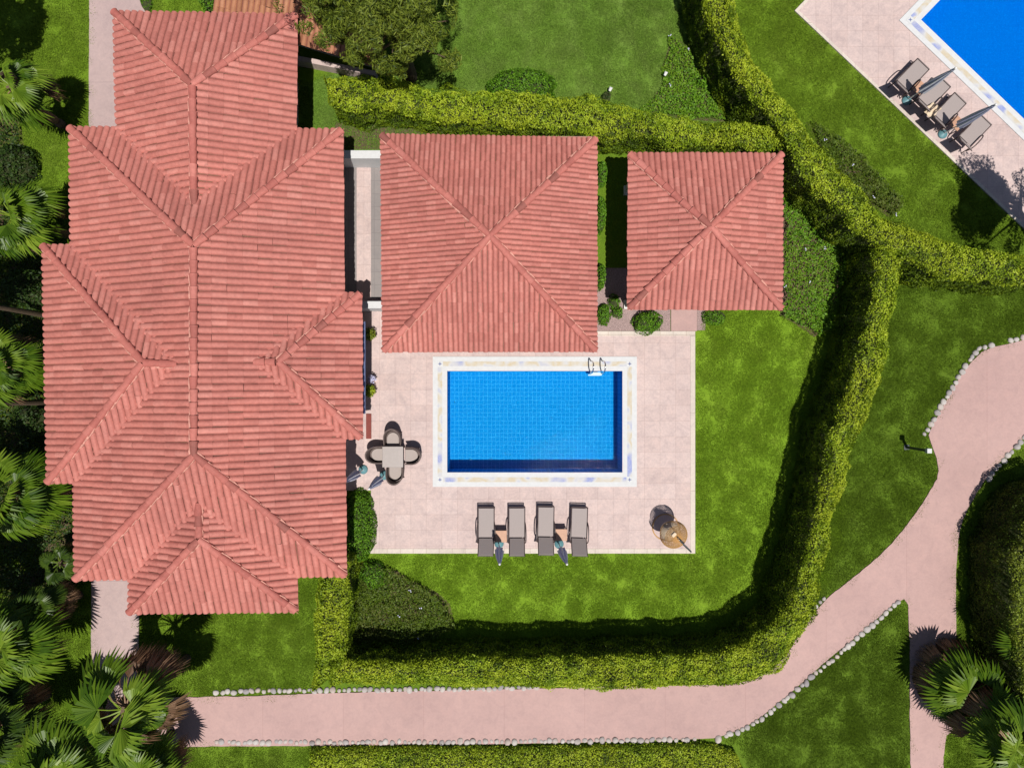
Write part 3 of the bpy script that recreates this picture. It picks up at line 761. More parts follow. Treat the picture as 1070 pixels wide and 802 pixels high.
# paving under the gazebo and the little path to it
sb = MB(); a = U(662, 315); b = U(800, 178); sb.box(a[0], b[0], a[1], b[1], .004, .045)
a = U(701, 345.8); b = U(728, 315.5); sb.box(a[0], b[0], a[1], b[1], .004, .04)
tag(sb.build('gazebo_paving', M['path']), kind='structure')
tag(link(sheet(upoly([(612.5, 280), (661, 280), (661, 316), (700.5, 316), (700.5, 345.7), (612.5, 345.7)]), [], .012), 'gravel_bed', M['gravel']), kind='structure')
tag(link(sheet(upoly([(728.4, 322), (737, 322), (737, 345), (728.4, 345)]), [], .012), 'gravel_bed', M['gravel']), kind='structure')
PZ = .035
def rough(W, amp=.035, step=.12):
    out = []; n = len(W)
    for i in range(n):
        a, b = Vector(W[i]), Vector(W[(i + 1) % n]); L = (b - a).length; k = max(1, int(L / step)); d = (b - a) / max(L, 1e-6); q = Vector((-d.y, d.x))
        for j in range(k):
            p = a.lerp(b, j / k); P = np.array([[p.x, p.y, 0.]]); o = float(vnoise(P, 1.3, 41)[0] * 1.2 + vnoise(P, 5, 42)[0] * .8) * amp if j else 0
            out.append(tuple(p + q * o))
    return out
def rough0(W): return rough(W, .02)
wp = [(94, -30), (153, -30), (153, 20), (150, 600), (146, 620), (145.5, 727.9), (96, 727.9), (96, 600), (93.5, 130)]
tag(link(sheet(rough0(upoly(wp)), [], PZ, .03), 'west_path', M['westpath']), kind='structure')
edgeU = [(96, 728.3), (230, 727.5), (340, 723), (560, 718.5), (640, 716), (720, 715), (780, 714), (815, 694), (842, 650), (866, 622), (892, 602), (925, 575), (950, 545), (972, 512), (981, 496), (978, 478), (972, 462), (969, 452), (990, 415), (1010, 382), (1030, 363), (1056, 359), (1080, 352), (1180, 330)]
edgeD = [(1180, 390), (1080, 446), (1056, 470), (1035, 492), (1016, 520), (1004, 546), (999, 572), (998, 640), (998, 760), (985, 770), (985, 850), (950.5, 850), (950.5, 634), (942, 622), (905, 655), (860, 692), (815, 732), (785, 755), (755, 769), (730, 771), (560, 776), (228, 779), (96, 780)]
tag(link(sheet(rough(smooth_pl(upoly(edgeU), 1).tolist() + smooth_pl(upoly(edgeD), 1).tolist()), [], PZ, .03), 'path', M['path']), kind='structure')
# second pool's deck
dc = Vector((834, 12)); deck2 = [tuple(dc), tuple(dc + Vector((.725, .688)) * 480), tuple(dc + Vector((.725, .688)) * 480 + d2 * 330), tuple(dc + d2 * 330)]
tag(link(sheet(upoly(deck2), [upoly(grow(pool2, 15.8))], DZ, .045), 'far_pool_deck', M['deck']), kind='structure')
b2 = grow(deck2, 3.0)
A = upoly(deck2); Bq = upoly(b2); bb = MB()
for i in (0, 3):
    j = (i + 1) % 4; bb.prism([Bq[i], Bq[j], A[j], A[i]], .004, DZ + .01)
tag(bb.build('far_deck_border', M['border']), kind='structure')

# ------------------------------------------------------------------ pools
def pool(poly, cop, label, m, depth=1.05, wz=-.03):
    W = upoly(poly); cx = sum(p[0] for p in W) / 4; cy = sum(p[1] for p in W) / 4
    root = empty('swimming_pool', (cx, cy, 0), label, 'swimming pool')
    V = [(x, y, .03) for x, y in W] + [(x, y, -depth) for x, y in W]
    b = MB(); b.add(V, [(4, 5, 6, 7)] + [(i, (i + 1) % 4, 4 + (i + 1) % 4, 4 + i) for i in range(4)]); b.build('basin', M[m], root)
    W2 = upoly(grow(poly, .0)); me = sheet(W2, [], wz); link(me, 'water', M['water'], root)
    outer = upoly(grow(poly, cop)); link(sheet(outer, [W], DZ + .03, .075), 'coping', M['white'], root)
    mo, mi = upoly(grow(poly, cop * .66)), upoly(grow(poly, cop * .34)); bd = MB()
    for i in range(4):
        j = (i + 1) % 4; bd.add([(*mo[i], DZ + .034), (*mo[j], DZ + .034), (*mi[j], DZ + .034), (*mi[i], DZ + .034)], [(0, 1, 2, 3)])
    bd.build('mosaic_band', M['band'], root)
    for i in range(4):
        p = Vector(((mo[i][0] + mi[i][0]) / 2, (mo[i][1] + mi[i][1]) / 2)); e = (Vector(W[(i + 1) % 4]) - Vector(W[i])).normalized(); f = Vector((-e.y, e.x)); s = .12
        ct = MB().prism([p + e * s + f * s, p - e * s + f * s, p - e * s - f * s, p + e * s - f * s], DZ + .035, DZ + .038).build('corner_tile', M['white'], root)
        mk = MB(); pts = []
        for k in range(9):
            a = PI * .25 + k * PI / 4; rr = .085 if k % 2 else .03; pts.append((p.x + rr * math.cos(a), p.y + rr * math.sin(a)))
        mk.prism(pts[:8], DZ + .038, DZ + .041).build('corner_motif', M['awning'], ct)
    return root
P1 = pool(pool1, 15, 'rectangular blue swimming pool in the middle of the pink deck', 'pool')
P2 = pool(pool2, 16, 'deep blue pool of the neighbouring plot with white coping in the top right corner', 'pool2')
# ladder
x1, yy = U(617, 387); x2, _ = U(629, 387)
lad = empty('pool_ladder', ((x1 + x2) / 2, yy, 0), 'chrome pool ladder with two curved handrails on the north coping', 'ladder')
for x in (x1, x2):
    pts = [(x, yy + .36, .08), (x, yy + .34, .55), (x + .01, yy + .26, .74), (x + .01, yy + .12, .80), (x, yy - .04, .70), (x, yy - .12, .4), (x, yy - .12, -.75)]
    ps = smooth_pl(pts, 2); MB().tube([tuple(p) for p in ps], .024, 8).build('handrail', M['steel'], lad, smooth=True)
for z in (-.10, -.4, -.7): MB().box(x1, x2, yy - .19, yy - .06, z - .02, z + .02, .005).build('step', M['frame'], lad)

# ------------------------------------------------------------------ lawns
lawn([(726.6, 346), (737.5, 345), (737.5, 322), (880, 322), (880, 560), (830, 680), (330, 700), (330, 578), (386, 578), (726.6, 578)], 'in', 'bright green mown lawn around the pool deck inside the hedge')
lawn([(400, 62), (455, -60), (705, -60), (740, 80), (790, 135), (612, 135), (612, 157), (312, 157), (312, 90)], 'dull', 'dull patchy lawn north of the pavilion')
lawn([(765, -60), (848, -15), (831, 12), (1090, 258), (1090, 310), (920, 260), (820, 180), (765, 80)], 'mid', 'lawn strip between the curved hedge and the far pool deck')
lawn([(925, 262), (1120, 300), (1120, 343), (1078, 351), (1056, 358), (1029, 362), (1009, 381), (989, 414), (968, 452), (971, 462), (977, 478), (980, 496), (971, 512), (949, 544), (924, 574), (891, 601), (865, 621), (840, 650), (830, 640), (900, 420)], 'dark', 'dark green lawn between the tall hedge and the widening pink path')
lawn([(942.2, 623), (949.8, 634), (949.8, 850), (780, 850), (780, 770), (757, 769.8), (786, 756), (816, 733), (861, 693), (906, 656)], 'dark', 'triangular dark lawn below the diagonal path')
lawn([(146.5, 600), (330, 600), (330, 722), (229, 726.8), (146.5, 727)], 'mid', 'small lawn below the villa beside the palm')
lawn([(146, 781), (228, 780), (330, 779), (330, 850), (100, 850), (100, 781)], 'mid', 'lawn strip under the lower path at the bottom left')
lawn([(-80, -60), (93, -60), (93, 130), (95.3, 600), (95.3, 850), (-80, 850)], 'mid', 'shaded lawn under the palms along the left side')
lawn([(153.6, -60), (300, -60), (300, 130), (153.6, 130)], 'mid', 'bit of lawn above the north wing roof')
lawn([(999, 573), (1005, 547), (1017, 521), (1036, 493), (1057, 471), (1081, 447), (1150, 420), (1150, 850), (986, 850), (986, 771), (999, 761)], 'mid', 'lawn strip between path and round hedge at the right edge')

# ------------------------------------------------------------------ hedges
hedge([(328, 590), (326, 650), (328, 722)], [(364, 588), (362, 640), (360, 690)], 1.9, 'hedge', 'short hedge return running up from the lower hedge to the villa corner')
hedge([(345, 691), (450, 692), (560, 689), (660, 686), (740, 684), (778, 675), (803, 658), (818, 632)],
      [(345, 718), (450, 719), (560, 718), (620, 722), (700, 717), (778, 719), (822, 697), (853, 641)], 2.0, 'hedge', 'long trimmed hedge between the lower lawn and the pink path')
hedge([(820, 645), (841, 590), (860, 500), (873, 450), (888, 400), (904, 350), (914, 300), (921, 258)],
      [(853, 643), (861, 590), (884, 500), (902, 450), (919, 400), (933, 350), (943, 300), (953, 262)], 2.4, 'hedge', 'tall yellow-green hedge along the east side of the pool garden')
hedge([(340, 76), (370, 76), (420, 82), (470, 92), (540, 93), (600, 98), (650, 112), (720, 120), (790, 128), (828, 132)],
      [(345, 110), (380, 112), (440, 121), (500, 128), (560, 134), (620, 139), (700, 148), (790, 153), (828, 158)], 1.8, 'hedge', 'hedge running behind the pavilion and gazebo', lump=.17)
hedge([(730, -40), (735, 0), (748, 40), (776, 84), (808, 120), (846, 188), (878, 222), (915, 250), (985, 290), (1090, 300)],
      [(768, -40), (766, 0), (778, 42), (808, 84), (836, 124), (880, 178), (922, 222), (962, 240), (1010, 260), (1090, 270)], 2.3, 'hedge', 'curving bright hedge from the top edge down to the right edge')
hedge([(324, 784), (450, 783), (600, 783), (740, 778), (768, 785)], [(322, 830), (450, 830), (600, 832), (740, 832), (785, 820)], .35, 'hedge', 'low hedge along the bottom edge below the stone-lined path', lump=.06)
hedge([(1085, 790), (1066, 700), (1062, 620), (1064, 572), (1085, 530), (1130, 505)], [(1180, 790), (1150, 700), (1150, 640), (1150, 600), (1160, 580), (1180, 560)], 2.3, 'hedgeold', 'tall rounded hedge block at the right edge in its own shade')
# shrubs
bush(545, 88, .75, 1.0, 'bush', 'round deep green shrub behind the middle of the north hedge', rx=1.35)
bush(677, 336, .42, .7, 'bush', 'round green shrub in the gravel by the gazebo corner', rx=.58)
bush(631, 328, .42, .45, 'bush', 'loose green shrub in the gravel against the pavilion', rx=.28)
bush(642, 315, .26, .4, 'bush', 'small shrub in the middle of the gravel bed', rx=.2)
bush(645, 326, .22, .35, 'bush', 'small low shrub beside the round one in the gravel bed', rx=.2)
bush(748, 331, .28, .35, 'bush', 'low bushy plant under the gazebo eave next to the lawn', rx=.42)
bush(629, 180, .5, .6, 'bush', 'upper green shrub squeezed between pavilion and gazebo', rx=.22)
bush(628, 222, .8, .6, 'bush', 'middle green shrub between pavilion and gazebo', rx=.22)
bush(628, 288, .55, .6, 'bush', 'lower green shrub between pavilion and gazebo', rx=.2)
bush(371, 552, 1.45, .9, 'bush', 'bright green rounded shrub against the villa wall beside the deck', rx=.72)
bush(390, 600, .5, .5, 'bush', 'low shrub joining the villa shrub to the planting bed', rx=.5)
bush(220, 0, .5, .9, 'bush', 'small green shrub above the north wing roof', rx=.4)
bush(152, 2, .35, .3, 'bush', 'little plant beside the path at the top edge', rx=.2)
cover([(818, 203), (846, 212), (872, 250), (882, 270), (868, 345), (850, 352), (830, 338), (815, 330)], .35, 'cover', 'ground_cover', 'leafy ground cover between gazebo and hedge', 'ground cover', flowers=4)
cover([(842, 128), (862, 138), (900, 168), (942, 212), (930, 228), (895, 205), (865, 170)], .3, 'cover2', 'ground_cover', 'dark planting strip along the outside of the curved hedge', 'ground cover', flowers=4)
cover([(702, 38), (722, 50), (765, 128), (665, 122), (682, 102), (693, 88), (692, 70)], .16, 'cover', 'ground_cover', 'darker low planting in the corner of the north lawn', 'ground cover', flowers=4)
cover([(368, 588), (402, 588), (428, 604), (456, 618), (470, 630), (476, 655), (440, 672), (368, 672)], .38, 'cover2', 'ground_cover', 'olive green planting bed in the lawn corner', 'ground cover', flowers=4)
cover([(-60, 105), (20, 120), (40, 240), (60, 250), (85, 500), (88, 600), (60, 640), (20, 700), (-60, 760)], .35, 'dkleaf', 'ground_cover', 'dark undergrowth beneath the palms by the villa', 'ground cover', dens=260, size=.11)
cover([(350, 122), (400, 128), (480, 138), (520, 150), (460, 156), (350, 156)], .08, 'cover', 'ground_cover', 'thin dry ground cover above the pavilion roof', 'ground cover', dens=260, size=.05)

# ------------------------------------------------------------------ trees
def fan_frond(V, F, Rr, base, az, el, L, R, droop, rnd, nl=24, spread=2.7):
    d = Vector((math.cos(az) * math.cos(el), math.sin(az) * math.cos(el), math.sin(el)))
    side = Vector((-math.sin(az), math.cos(az), 0))
    p1 = base + d * L * .5 + Vector((0, 0, 0)); hub = base + d * L + Vector((0, 0, -droop * L * .25))
    # petiole
    w = .018; n = len(V)
    up = side.cross(d)
    for p, ww in ((base, w * 1.5), (p1, w), (hub, w * .8)):
        V += [p + side * ww, p + up * ww, p - side * ww]
    for q in range(2):
        for k in range(3): F.append((n + q * 3 + k, n + q * 3 + (k + 1) % 3, n + q * 3 + 3 + (k + 1) % 3, n + q * 3 + 3 + k)); Rr.append(1.0)
    tilt = Vector((d.x, d.y, d.z * .5 - .35 * droop)).normalized(); up2 = side.cross(tilt)
    if up2.z < 0: up2 = -up2
    for i in range(nl):
        a = (i / (nl - 1) - .5) * 2 * spread / 2 * 1.15 + random.uniform(-.02, .02)
        ld = (tilt * math.cos(a) + side * math.sin(a)).normalized()
        ln = R * (.82 + .18 * math.cos(a)) * random.uniform(.92, 1.06); lw = ln * spread * 1.15 / nl * .56
        if random.random() < .06: continue
        ls = ld.cross(up2).normalized(); fold = .22 * abs(a)
        c0_ = hub; m = hub + ld * ln * .58 + up2 * (.05 * ln - fold * .1); t = hub + ld * ln - Vector((0, 0, ln * (.16 + .25 * droop * random.uniform(.5, 1.4)))) + up2 * (-fold * .1)
        n = len(V); V += [c0_, m + ls * lw, m - up2 * lw * .55, m - ls * lw, t]
        F += [(n, n + 1, n + 2), (n, n + 2, n + 3), (n + 1, n + 4, n + 2), (n + 2, n + 4, n + 3)]
        r_ = min(1, max(0, rnd + random.uniform(-.3, .3))); Rr += [r_] * 4
def mixmesh(name, V, F, Rr):
    me = bpy.data.meshes.new(name); me.from_pydata([tuple(v) for v in V], [], F); me.update()
    a = me.attributes.new('rnd', 'FLOAT', 'FACE'); a.data.foreach_set('value', Rr); return me
def palm(cpx, cpy, cz, r, label, nf=26, m='palm', lean=(0, 0), dead=6, trunk_r=.13):
    x, y = U(cpx, cpy, cz); bx, by = x - lean[0], y - lean[1]
    root = empty('palm_tree', (bx, by, 0), label, 'palm tree', 'fan palms')
    top = Vector((lean[0], lean[1], cz)); pts = [Vector((lean[0] * t ** 1.5, lean[1] * t ** 1.5, cz * t)) for t in np.linspace(0, 1, 14)]
    MB().tube(pts, [trunk_r * (1.25 - .35 * i / 13 + (.06 if i % 2 else 0)) for i in range(14)], 12).build('trunk', M['bark'], root, world=False)
    V, F, Rr = [], [], []
    for i in range(nf):
        az = i * 2.39996 + random.uniform(-.5, .5); t = (i + .5) / nf; el = 1.2 - 1.5 * t + random.uniform(-.25, .25)
        s = r * random.uniform(.7, 1.12)
        fan_frond(V, F, Rr, top + Vector((math.cos(az), math.sin(az), 0)) * .06, az, el, s * .46, s * .66, .35 + .6 * t, random.uniform(.2, .8))
    link(mixmesh('crown', V, F, Rr), 'crown', M[m], root, world=False)
    if dead:
        V, F, Rr = [], [], []
        for i in range(dead):
            az = random.uniform(0, 2 * PI); fan_frond(V, F, Rr, top - Vector((0, 0, .15)), az, random.uniform(-.9, .15), r * .5, r * .5, 1.2, random.random(), 14, 1.2)
        link(mixmesh('dry_fronds', V, F, Rr), 'dry_fronds', M['dead'], root, world=False)
    return root
PL = [
 (10, 90, 2.6, 1.25, 'fan palm in the upper left beside the round patch of shade', 'palm', 13),
 (14, 226, 2.3, 1.35, 'fan palm at the left edge level with the upper corner of the west wing', 'palm', 15),
 (0, 385, 2.3, 1.35, 'fan palm at the left edge level with the middle of the west wing', 'palm', 15),
 (12, 515, 2.4, 1.5, 'fan palm at the left edge just below the west wing', 'palm', 16),
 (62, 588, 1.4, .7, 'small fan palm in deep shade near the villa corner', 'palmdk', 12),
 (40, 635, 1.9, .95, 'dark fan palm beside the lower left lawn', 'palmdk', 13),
 (4, 672, 2.7, 1.6, 'large fan palm at the left edge below the villa', 'palm', 17),
 (128, 742, 3.9, 1.75, 'large fan palm with dry fronds over the corner of the two paths', 'palm', 11),
 (70, 800, 2.9, 1.7, 'fan palm in the bottom left corner', 'palm', 18),
 (150, 806, 2.0, 1.3, 'lower fan palm at the bottom edge right of the corner palms', 'palm', 15),
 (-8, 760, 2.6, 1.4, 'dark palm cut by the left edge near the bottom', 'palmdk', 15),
 (1014, 722, 1.2, 1.7, 'fan palm leaning over the path at the lower right', 'palm', 13),
 (1058, 778, 2.4, 1.7, 'fan palm in the bottom right corner', 'palm', 17),
 (1080, 668, 1.7, 1.2, 'fan palm half cut by the right edge beside the rounded hedge', 'palm', 14),
]
for i, (x, y, cz, r, lab, m, nf) in enumerate(PL):
    palm(x, y, cz, r, lab, nf, m, (random.uniform(-.3, .3), random.uniform(-.3, .3)), 26 if 'dry' in lab or 'leaning' in lab else 8)

def tree(bx, by, h, blobs, label, m='conifer', n=14000, size=.10, trunk_r=.14, name='tree', aspect=.55, keepat=-.08):
    root = empty(name, (bx, by, 0), label, 'tree')
    MB().tube([(0, 0, 0), (.05, .03, h * .3), (-.04, .05, h * .6), (0, 0, h * .85)], [trunk_r * 1.3, trunk_r, trunk_r * .8, trunk_r * .4], 10).build('trunk', M['bark'], root, world=False)
    lb = MB(); PP = []; NN = []; tot = sum(b[3] ** 2 for b in blobs)
    for (x, y, z, r) in blobs:
        s = Vector((0, 0, max(h * .3, z - .9 - r))); lb.tube([s, Vector((x * .5, y * .5, (s.z + z) / 2 + .1)), Vector((x, y, z))], [.06, .04, .015], 6)
        k = int(n * r * r / tot); d = rng.normal(size=(k, 3)); d /= np.linalg.norm(d, axis=1)[:, None]
        rad = r * (1 - .45 * rng.random(k) ** 1.5); P = d * rad[:, None]
        nz = vnoise(P + [x + bx, y + by, z], 2.2, 3); keep = nz > keepat; P = P * (1 + nz * .9)[:, None] * [1, 1, .8] + [x, y, z]
        PP.append(P[keep]); NN.append((d + [0, 0, .4])[keep])
    lb.build('limb', M['bark'], root, world=False)
    P = np.concatenate(PP); link(leafmesh('crown', P, np.concatenate(NN), size, .8, aspect), 'crown', M[m], root, world=False)
    return root
# big feathery tree at the top
bl = []
x0, y0 = U(400, -8, 5)
for (px, py, z, r) in ((330, 0, 5.0, .75), (362, 12, 5.2, .7), (352, -30, 5.6, 1.1), (318, 12, 4.8, .5), (345, 34, 4.6, .5), (362, 50, 4.2, .45), (392, 28, 5.2, .75), (410, 55, 4.4, .6), (430, 38, 5.0, .7), (448, 12, 5.2, .8), (455, 42, 4.3, .55), (420, -5, 6.0, .9), (400, -45, 6.2, 1.2), (455, -35, 5.6, 1.0), (375, 45, 4.4, .5), (465, 60, 3.6, .4), (300, -15, 5.0, .7), (395, 5, 5.8, .8), (340, 22, 4.6, .45), (388, 64, 3.9, .4), (425, 70, 3.6, .4), (385, -85, 5.6, 1.2), (440, -80, 5.2, 1.1), (468, 22, 4.4, .5)):
    x, y = U(px, py, z); bl.append((x - x0, y - y0, z, r))
tree(x0, y0, 5.4, bl, 'big dark feathery tree hanging over the old brown roof at the top', n=150000, size=.17, trunk_r=.2, aspect=.16, keepat=.05)
# neighbours' trees, standing beyond the right edge, whose shade falls on the far deck and lawn
bx, by = U(1078, 250); rr_ = []
for i in range(18):
    a = random.uniform(0, 2 * PI); q = random.uniform(.2, 2.2); rr_.append((math.cos(a) * q - .9, math.sin(a) * q - .2, random.uniform(4.4, 5.8), random.uniform(.38, .62)))
tree(bx, by, 5.2, rr_, 'leafy tree beyond the right edge shading the far deck', m='dkleaf', n=17000, size=.10)
bx, by = U(1078, 262); tree(bx, by, 6.4, [(-1.0, 0, 6.3, .95), (-.8, .2, 6.0, .8), (-1.2, -.2, 6.1, .8)], 'slim round-headed tree beyond the hedge at the right edge', m='dkleaf', n=26000, size=.14, trunk_r=.1, keepat=-.3)
bx, by = U(34, 95); rr_ = [(random.uniform(-1.2, 1.2), random.uniform(-1.4, 1.4), random.uniform(5.6, 7.4), random.uniform(.5, .85)) for i in range(14)]
tree(bx, by, 7, rr_, 'tall tree beyond the left edge shading the upper left lawn', m='dkleaf', n=20000, size=.14)
for (px, py, lab) in ((52, 330, 'unseen shade tree beyond the left edge beside the upper part of the west wing'), (52, 420, 'unseen shade tree beyond the left edge beside the middle of the west wing'), (52, 520, 'unseen shade tree beyond the left edge beside the lower part of the west wing'), (50, 640, 'unseen shade tree beyond the left edge below the villa')):  # unseen trees, placed to shade the strip under the palms
    bx, by = U(px, py); rr_ = [(random.uniform(-1.0, .7), random.uniform(-1.3, 1.3), random.uniform(5.8, 7.2), random.uniform(.45, .7)) for i in range(12)]
    tree(bx, by, 6.4, rr_, lab, m='dkleaf', n=14000, size=.15, trunk_r=.09)
for (x, y, h_, r, lab) in ((25, 300, 1.6, .8, 'dark shrub in the palm shade beside the upper part of the west wing'), (28, 440, 1.3, .7, 'dark shrub in the palm shade beside the lower part of the west wing'), (10, 170, 1.0, .8, 'dark shrub under the upper left palms')):
    bush(x, y, r, h_, 'dkleaf', lab, dens=500, size=.1)

# ------------------------------------------------------------------ furniture
def dup(root, loc, rz, label, group=None):
    r = root.copy(); COL.objects.link(r); r.location = loc; r.rotation_euler = (0, 0, rz); r['label'] = label
    if group: r['group'] = group
    for ch in list(root.children):
        c = ch.copy(); COL.objects.link(c); c.parent = r
        for g in list(ch.children):
            d = g.copy(); COL.objects.link(d); d.parent = c
    return r
def at(px, py, z=0): x, y = U(px, py, z); return (x, y, DZ)
# lounger: local +y = foot end, origin below the hinge
def make_lounger(label, loc, back=48, group='sun loungers by the pool'):
    t = empty('sun_lounger', loc, label, 'sun lounger', group)
    w = .30
    f = MB()
    for s in (-1, 1): f.tube([(s * w, 1.16, .33), (s * w, -.02, .33)], .022, 8)
    f.tube([(-w, 1.16, .33), (w, 1.16, .33)], .022, 8); f.tube([(-w, -.02, .33), (w, -.02, .33)], .018, 8)
    f.build('frame', M['railing'], t, world=False)
    b = MB(); b.box(-w + .015, w - .015, .03, 1.12, .325, .345, .008)
    b.build('seat', M['mesh'], t, world=False)
    a = math.radians(back); mt = Matrix.Translation((0, -.01, .34)) @ Matrix.Rotation(-a, 4, 'X')
    bk = MB(); bk.box(-w + .03, w - .03, -.74, -.01, -.012, .012, .008, mt); o = bk.build('backrest', M['mesh'], t, world=False)
    bf = MB()
    for s in (-1, 1): bf.tube([mt @ Vector((s * (w - .015), 0, -.01)), mt @ Vector((s * (w - .015), -.76, -.01))], .016, 6)
    bf.tube([mt @ Vector((-w + .015, -.76, -.01)), mt @ Vector((w - .015, -.76, -.01))], .016, 6)
    bf.build('back_frame', M['railing'], o, world=False)
    for s in (-1, 1):
        ps = smooth_pl([(s * w, .62, .33), (s * (w + .03), .5, .52), (s * (w + .045), .2, .56), (s * (w + .04), -.12, .54), (s * w, -.2, .3)], 2)
        MB().tube([tuple(p) for p in ps], .022, 6).build('armrest', M['railing'], t, world=False)
    for s in (-1, 1):
        for y in (1.05, -.1): MB().tube([(s * w, y, .33), (s * (w + .01), y + (.05 if y > 0 else -.05), 0)], .02, 6).build('leg', M['railing'], t, world=False)
    return t
L0 = make_lounger('empty taupe sun lounger, leftmost of the four in the row by the lower lawn', at(508.5, 559))
dup(L0, at(540, 559), math.radians(0), 'taupe sun lounger, second from the left in the row by the lower lawn')
dup(L0, at(569.5, 558), math.radians(-1), 'taupe sun lounger, third from the left in the row by the lower lawn')
dup(L0, at(603.5, 559), math.radians(-2), 'taupe sun lounger, rightmost of the four in the row by the lower lawn')
u1 = math.atan2(d2.x, -(-d2.y)) ; rz2 = math.atan2(-d2.x, -d2.y)  # local +y toward the far pool
rz2 = math.atan2(-d2.x, -d2.y)
for i, ((x, y), lab) in enumerate([((936, 95), 'grey sun lounger farthest up the far deck, nearest the path of the lawn corner'), ((958, 113), 'grey sun lounger on the far deck partly under the first closed parasol'), ((974, 130), 'grey sun lounger on the far deck beside the beige towel, third down'), ((1000, 152), 'grey sun lounger on the far deck lying in the tree shade')]):
    dup(L0, at(x, y), rz2, lab, 'loungers on the far deck')
# side tables
def make_table(label, loc, group):
    t = empty('side_table', loc, label, 'side table', group)
    MB().box(-.22, .22, -.22, .22, .38, .41, .008).build('tabletop', M['tan'], t, world=False)
    for sx in (-1, 1):
        for sy in (-1, 1): MB().box(sx * .19 - .015, sx * .19 + .015, sy * .19 - .015, sy * .19 + .015, 0, .38).build('leg', M['railing'], t, world=False)
    return t
T0 = make_table('small square tan side table between the first and second loungers', at(523.8, 557), 'side tables')
dup(T0, at(585.5, 555.5), 0, 'small square tan side table between the third and fourth loungers')
dup(T0, at(953, 98), rz2, 'small tan side table between the upper two loungers of the far deck')
dup(T0, at(991, 134), rz2, 'small tan side table between the lower two loungers of the far deck')
# closed parasols
def make_parasol(label, loc, tilt=(0, 0)):
    t = empty('closed_parasol', loc, label, 'parasol', 'closed striped parasols')
    MB().lathe([(.001, .12), (.06, .12), (.10, .075), (.165, .06), (.18, .03), (.175, 0), (.001, 0)], 24).build('base', M['teal'], t, world=False, smooth=True)
    def px(z): return (tilt[0] * z, tilt[1] * z)
    MB().tube([(0, 0, .1), (*px(1.2), 1.2), (*px(2.42), 2.42)], .02, 8).build('pole', M['frame'], t, world=False)
    b = MB(); n = 16; prof = [(.035, .82), (.155, .86), (.15, 1.1), (.13, 1.45), (.10, 1.8), (.065, 2.1), (.045, 2.2), (.05, 2.28), (.02, 2.4)]
    V = []; F = []; R_ = []
    for i, (r, z) in enumerate(prof):
        for k in range(n):
            th = 2 * PI * k / n + z * .3; rr = r * (1.12 if k % 2 else .72); q = px(z); V.append((q[0] + rr * math.cos(th), q[1] + rr * math.sin(th), z))
    for i in range(len(prof) - 1):
        for k in range(n):
            b.add([], [])
            F.append((i * n + k, i * n + (k + 1) % n, (i + 1) * n + (k + 1) % n, (i + 1) * n + k)); R_.append(float(k // 2 % 2))
    b.V = V; b.F = F; b.R = R_; b.build('canopy', M['stripe'], t, world=False)
    MB().lathe([(.03, 0), (.045, .03), (.03, .07), (.001, .08)], 10, (*px(2.38), 2.38)).build('finial', M['frame'], t, world=False, smooth=True)
    return t
U0 = make_parasol('closed blue and white parasol left of centre in the lounger row', at(521.5, 567), (.03, -.03))
dup(U0, at(584, 567.5), .2, 'closed blue and white parasol between the third and fourth loungers')
dup(U0, at(402, 496), -.9, 'closed parasol standing by the lower left corner of the dining table')
dup(U0, at(380, 490), -1.2, 'closed parasol next to the villa wall behind the dining set')
dup(U0, at(946, 106), .5, 'closed striped parasol with teal base, upper one on the far deck')
dup(U0, at(983.5, 141), .9, 'closed striped parasol with teal base, lower one on the far deck')
# dining set
tx, ty, _ = at(410.5, 477, .74)
t = empty('dining_table', (tx, ty, DZ), 'square taupe dining table with four chairs around it', 'dining table')
MB().box(-.39, .39, -.39, .39, .70, .735, .02).build('tabletop', M['tabletop'], t, world=False)
MB().box(-.34, .34, -.34, .34, .62, .698).build('apron', M['wicker'], t, world=False)
for sx in (-1, 1):
    for sy in (-1, 1): MB().box(sx * .31 - .03, sx * .31 + .03, sy * .31 - .03, sy * .31 + .03, 0, .62, .005).build('leg', M['wicker'], t, world=False)
def make_chair(label, loc, rz):      # faces +y
    t = empty('dining_chair', loc, label, 'chair', 'dining chairs', rz)
    def outline(sx, back, front, n=14):
        pts = [(sx, front)]
        for i in range(n + 1):
            a = -i * PI / n; pts.append((sx * math.cos(a), back * math.sin(a)))
        pts.append((-sx, front)); return pts
    b = MB(); b.prism([p for p in outline(.27, .30, .26)][::-1], .30, .38); b.build('seat', M['wicker'], t, world=False)
    c = MB(); c.prism(outline(.22, .23, .24)[::-1], .381, .44); c.build('cushion', M['cushion'], t, world=False)
    o1, o2 = outline(.31, .36, .2), outline(.275, .315, .2); V = []; F = []; n = len(o1)
    for i in range(n):
        k = min(1, max(0, (-o1[i][1] + .2) / .5)); zt = .60 + .20 * k
        V += [(*o1[i], .30), (o1[i][0] * 1.05, o1[i][1] * 1.12, zt), (o2[i][0] * 1.05, o2[i][1] * 1.12, zt), (*o2[i], .30)]
    for i in range(n - 1):
        for k in range(4): F.append((i * 4 + k, i * 4 + (k + 1) % 4, i * 4 + 4 + (k + 1) % 4, i * 4 + 4 + k))
    F += [(0, 1, 2, 3), tuple((n - 1) * 4 + k for k in (3, 2, 1, 0))]
    MB().add(V, F).build('backrest', M['wicker'], t, world=False)
    for sx in (-1, 1):
        for y in (.2, -.18): MB().tube([(sx * .22, y, .3), (sx * .25, y * 1.2, 0)], .022, 6).build('leg', M['wicker'], t, world=False)
    return t
C0 = make_chair('round-backed wicker chair on the upper side of the dining table', at(411, 458, .42), PI)
dup(C0, at(430.5, 475.5, .42), PI / 2, 'round-backed wicker chair on the right side of the dining table')
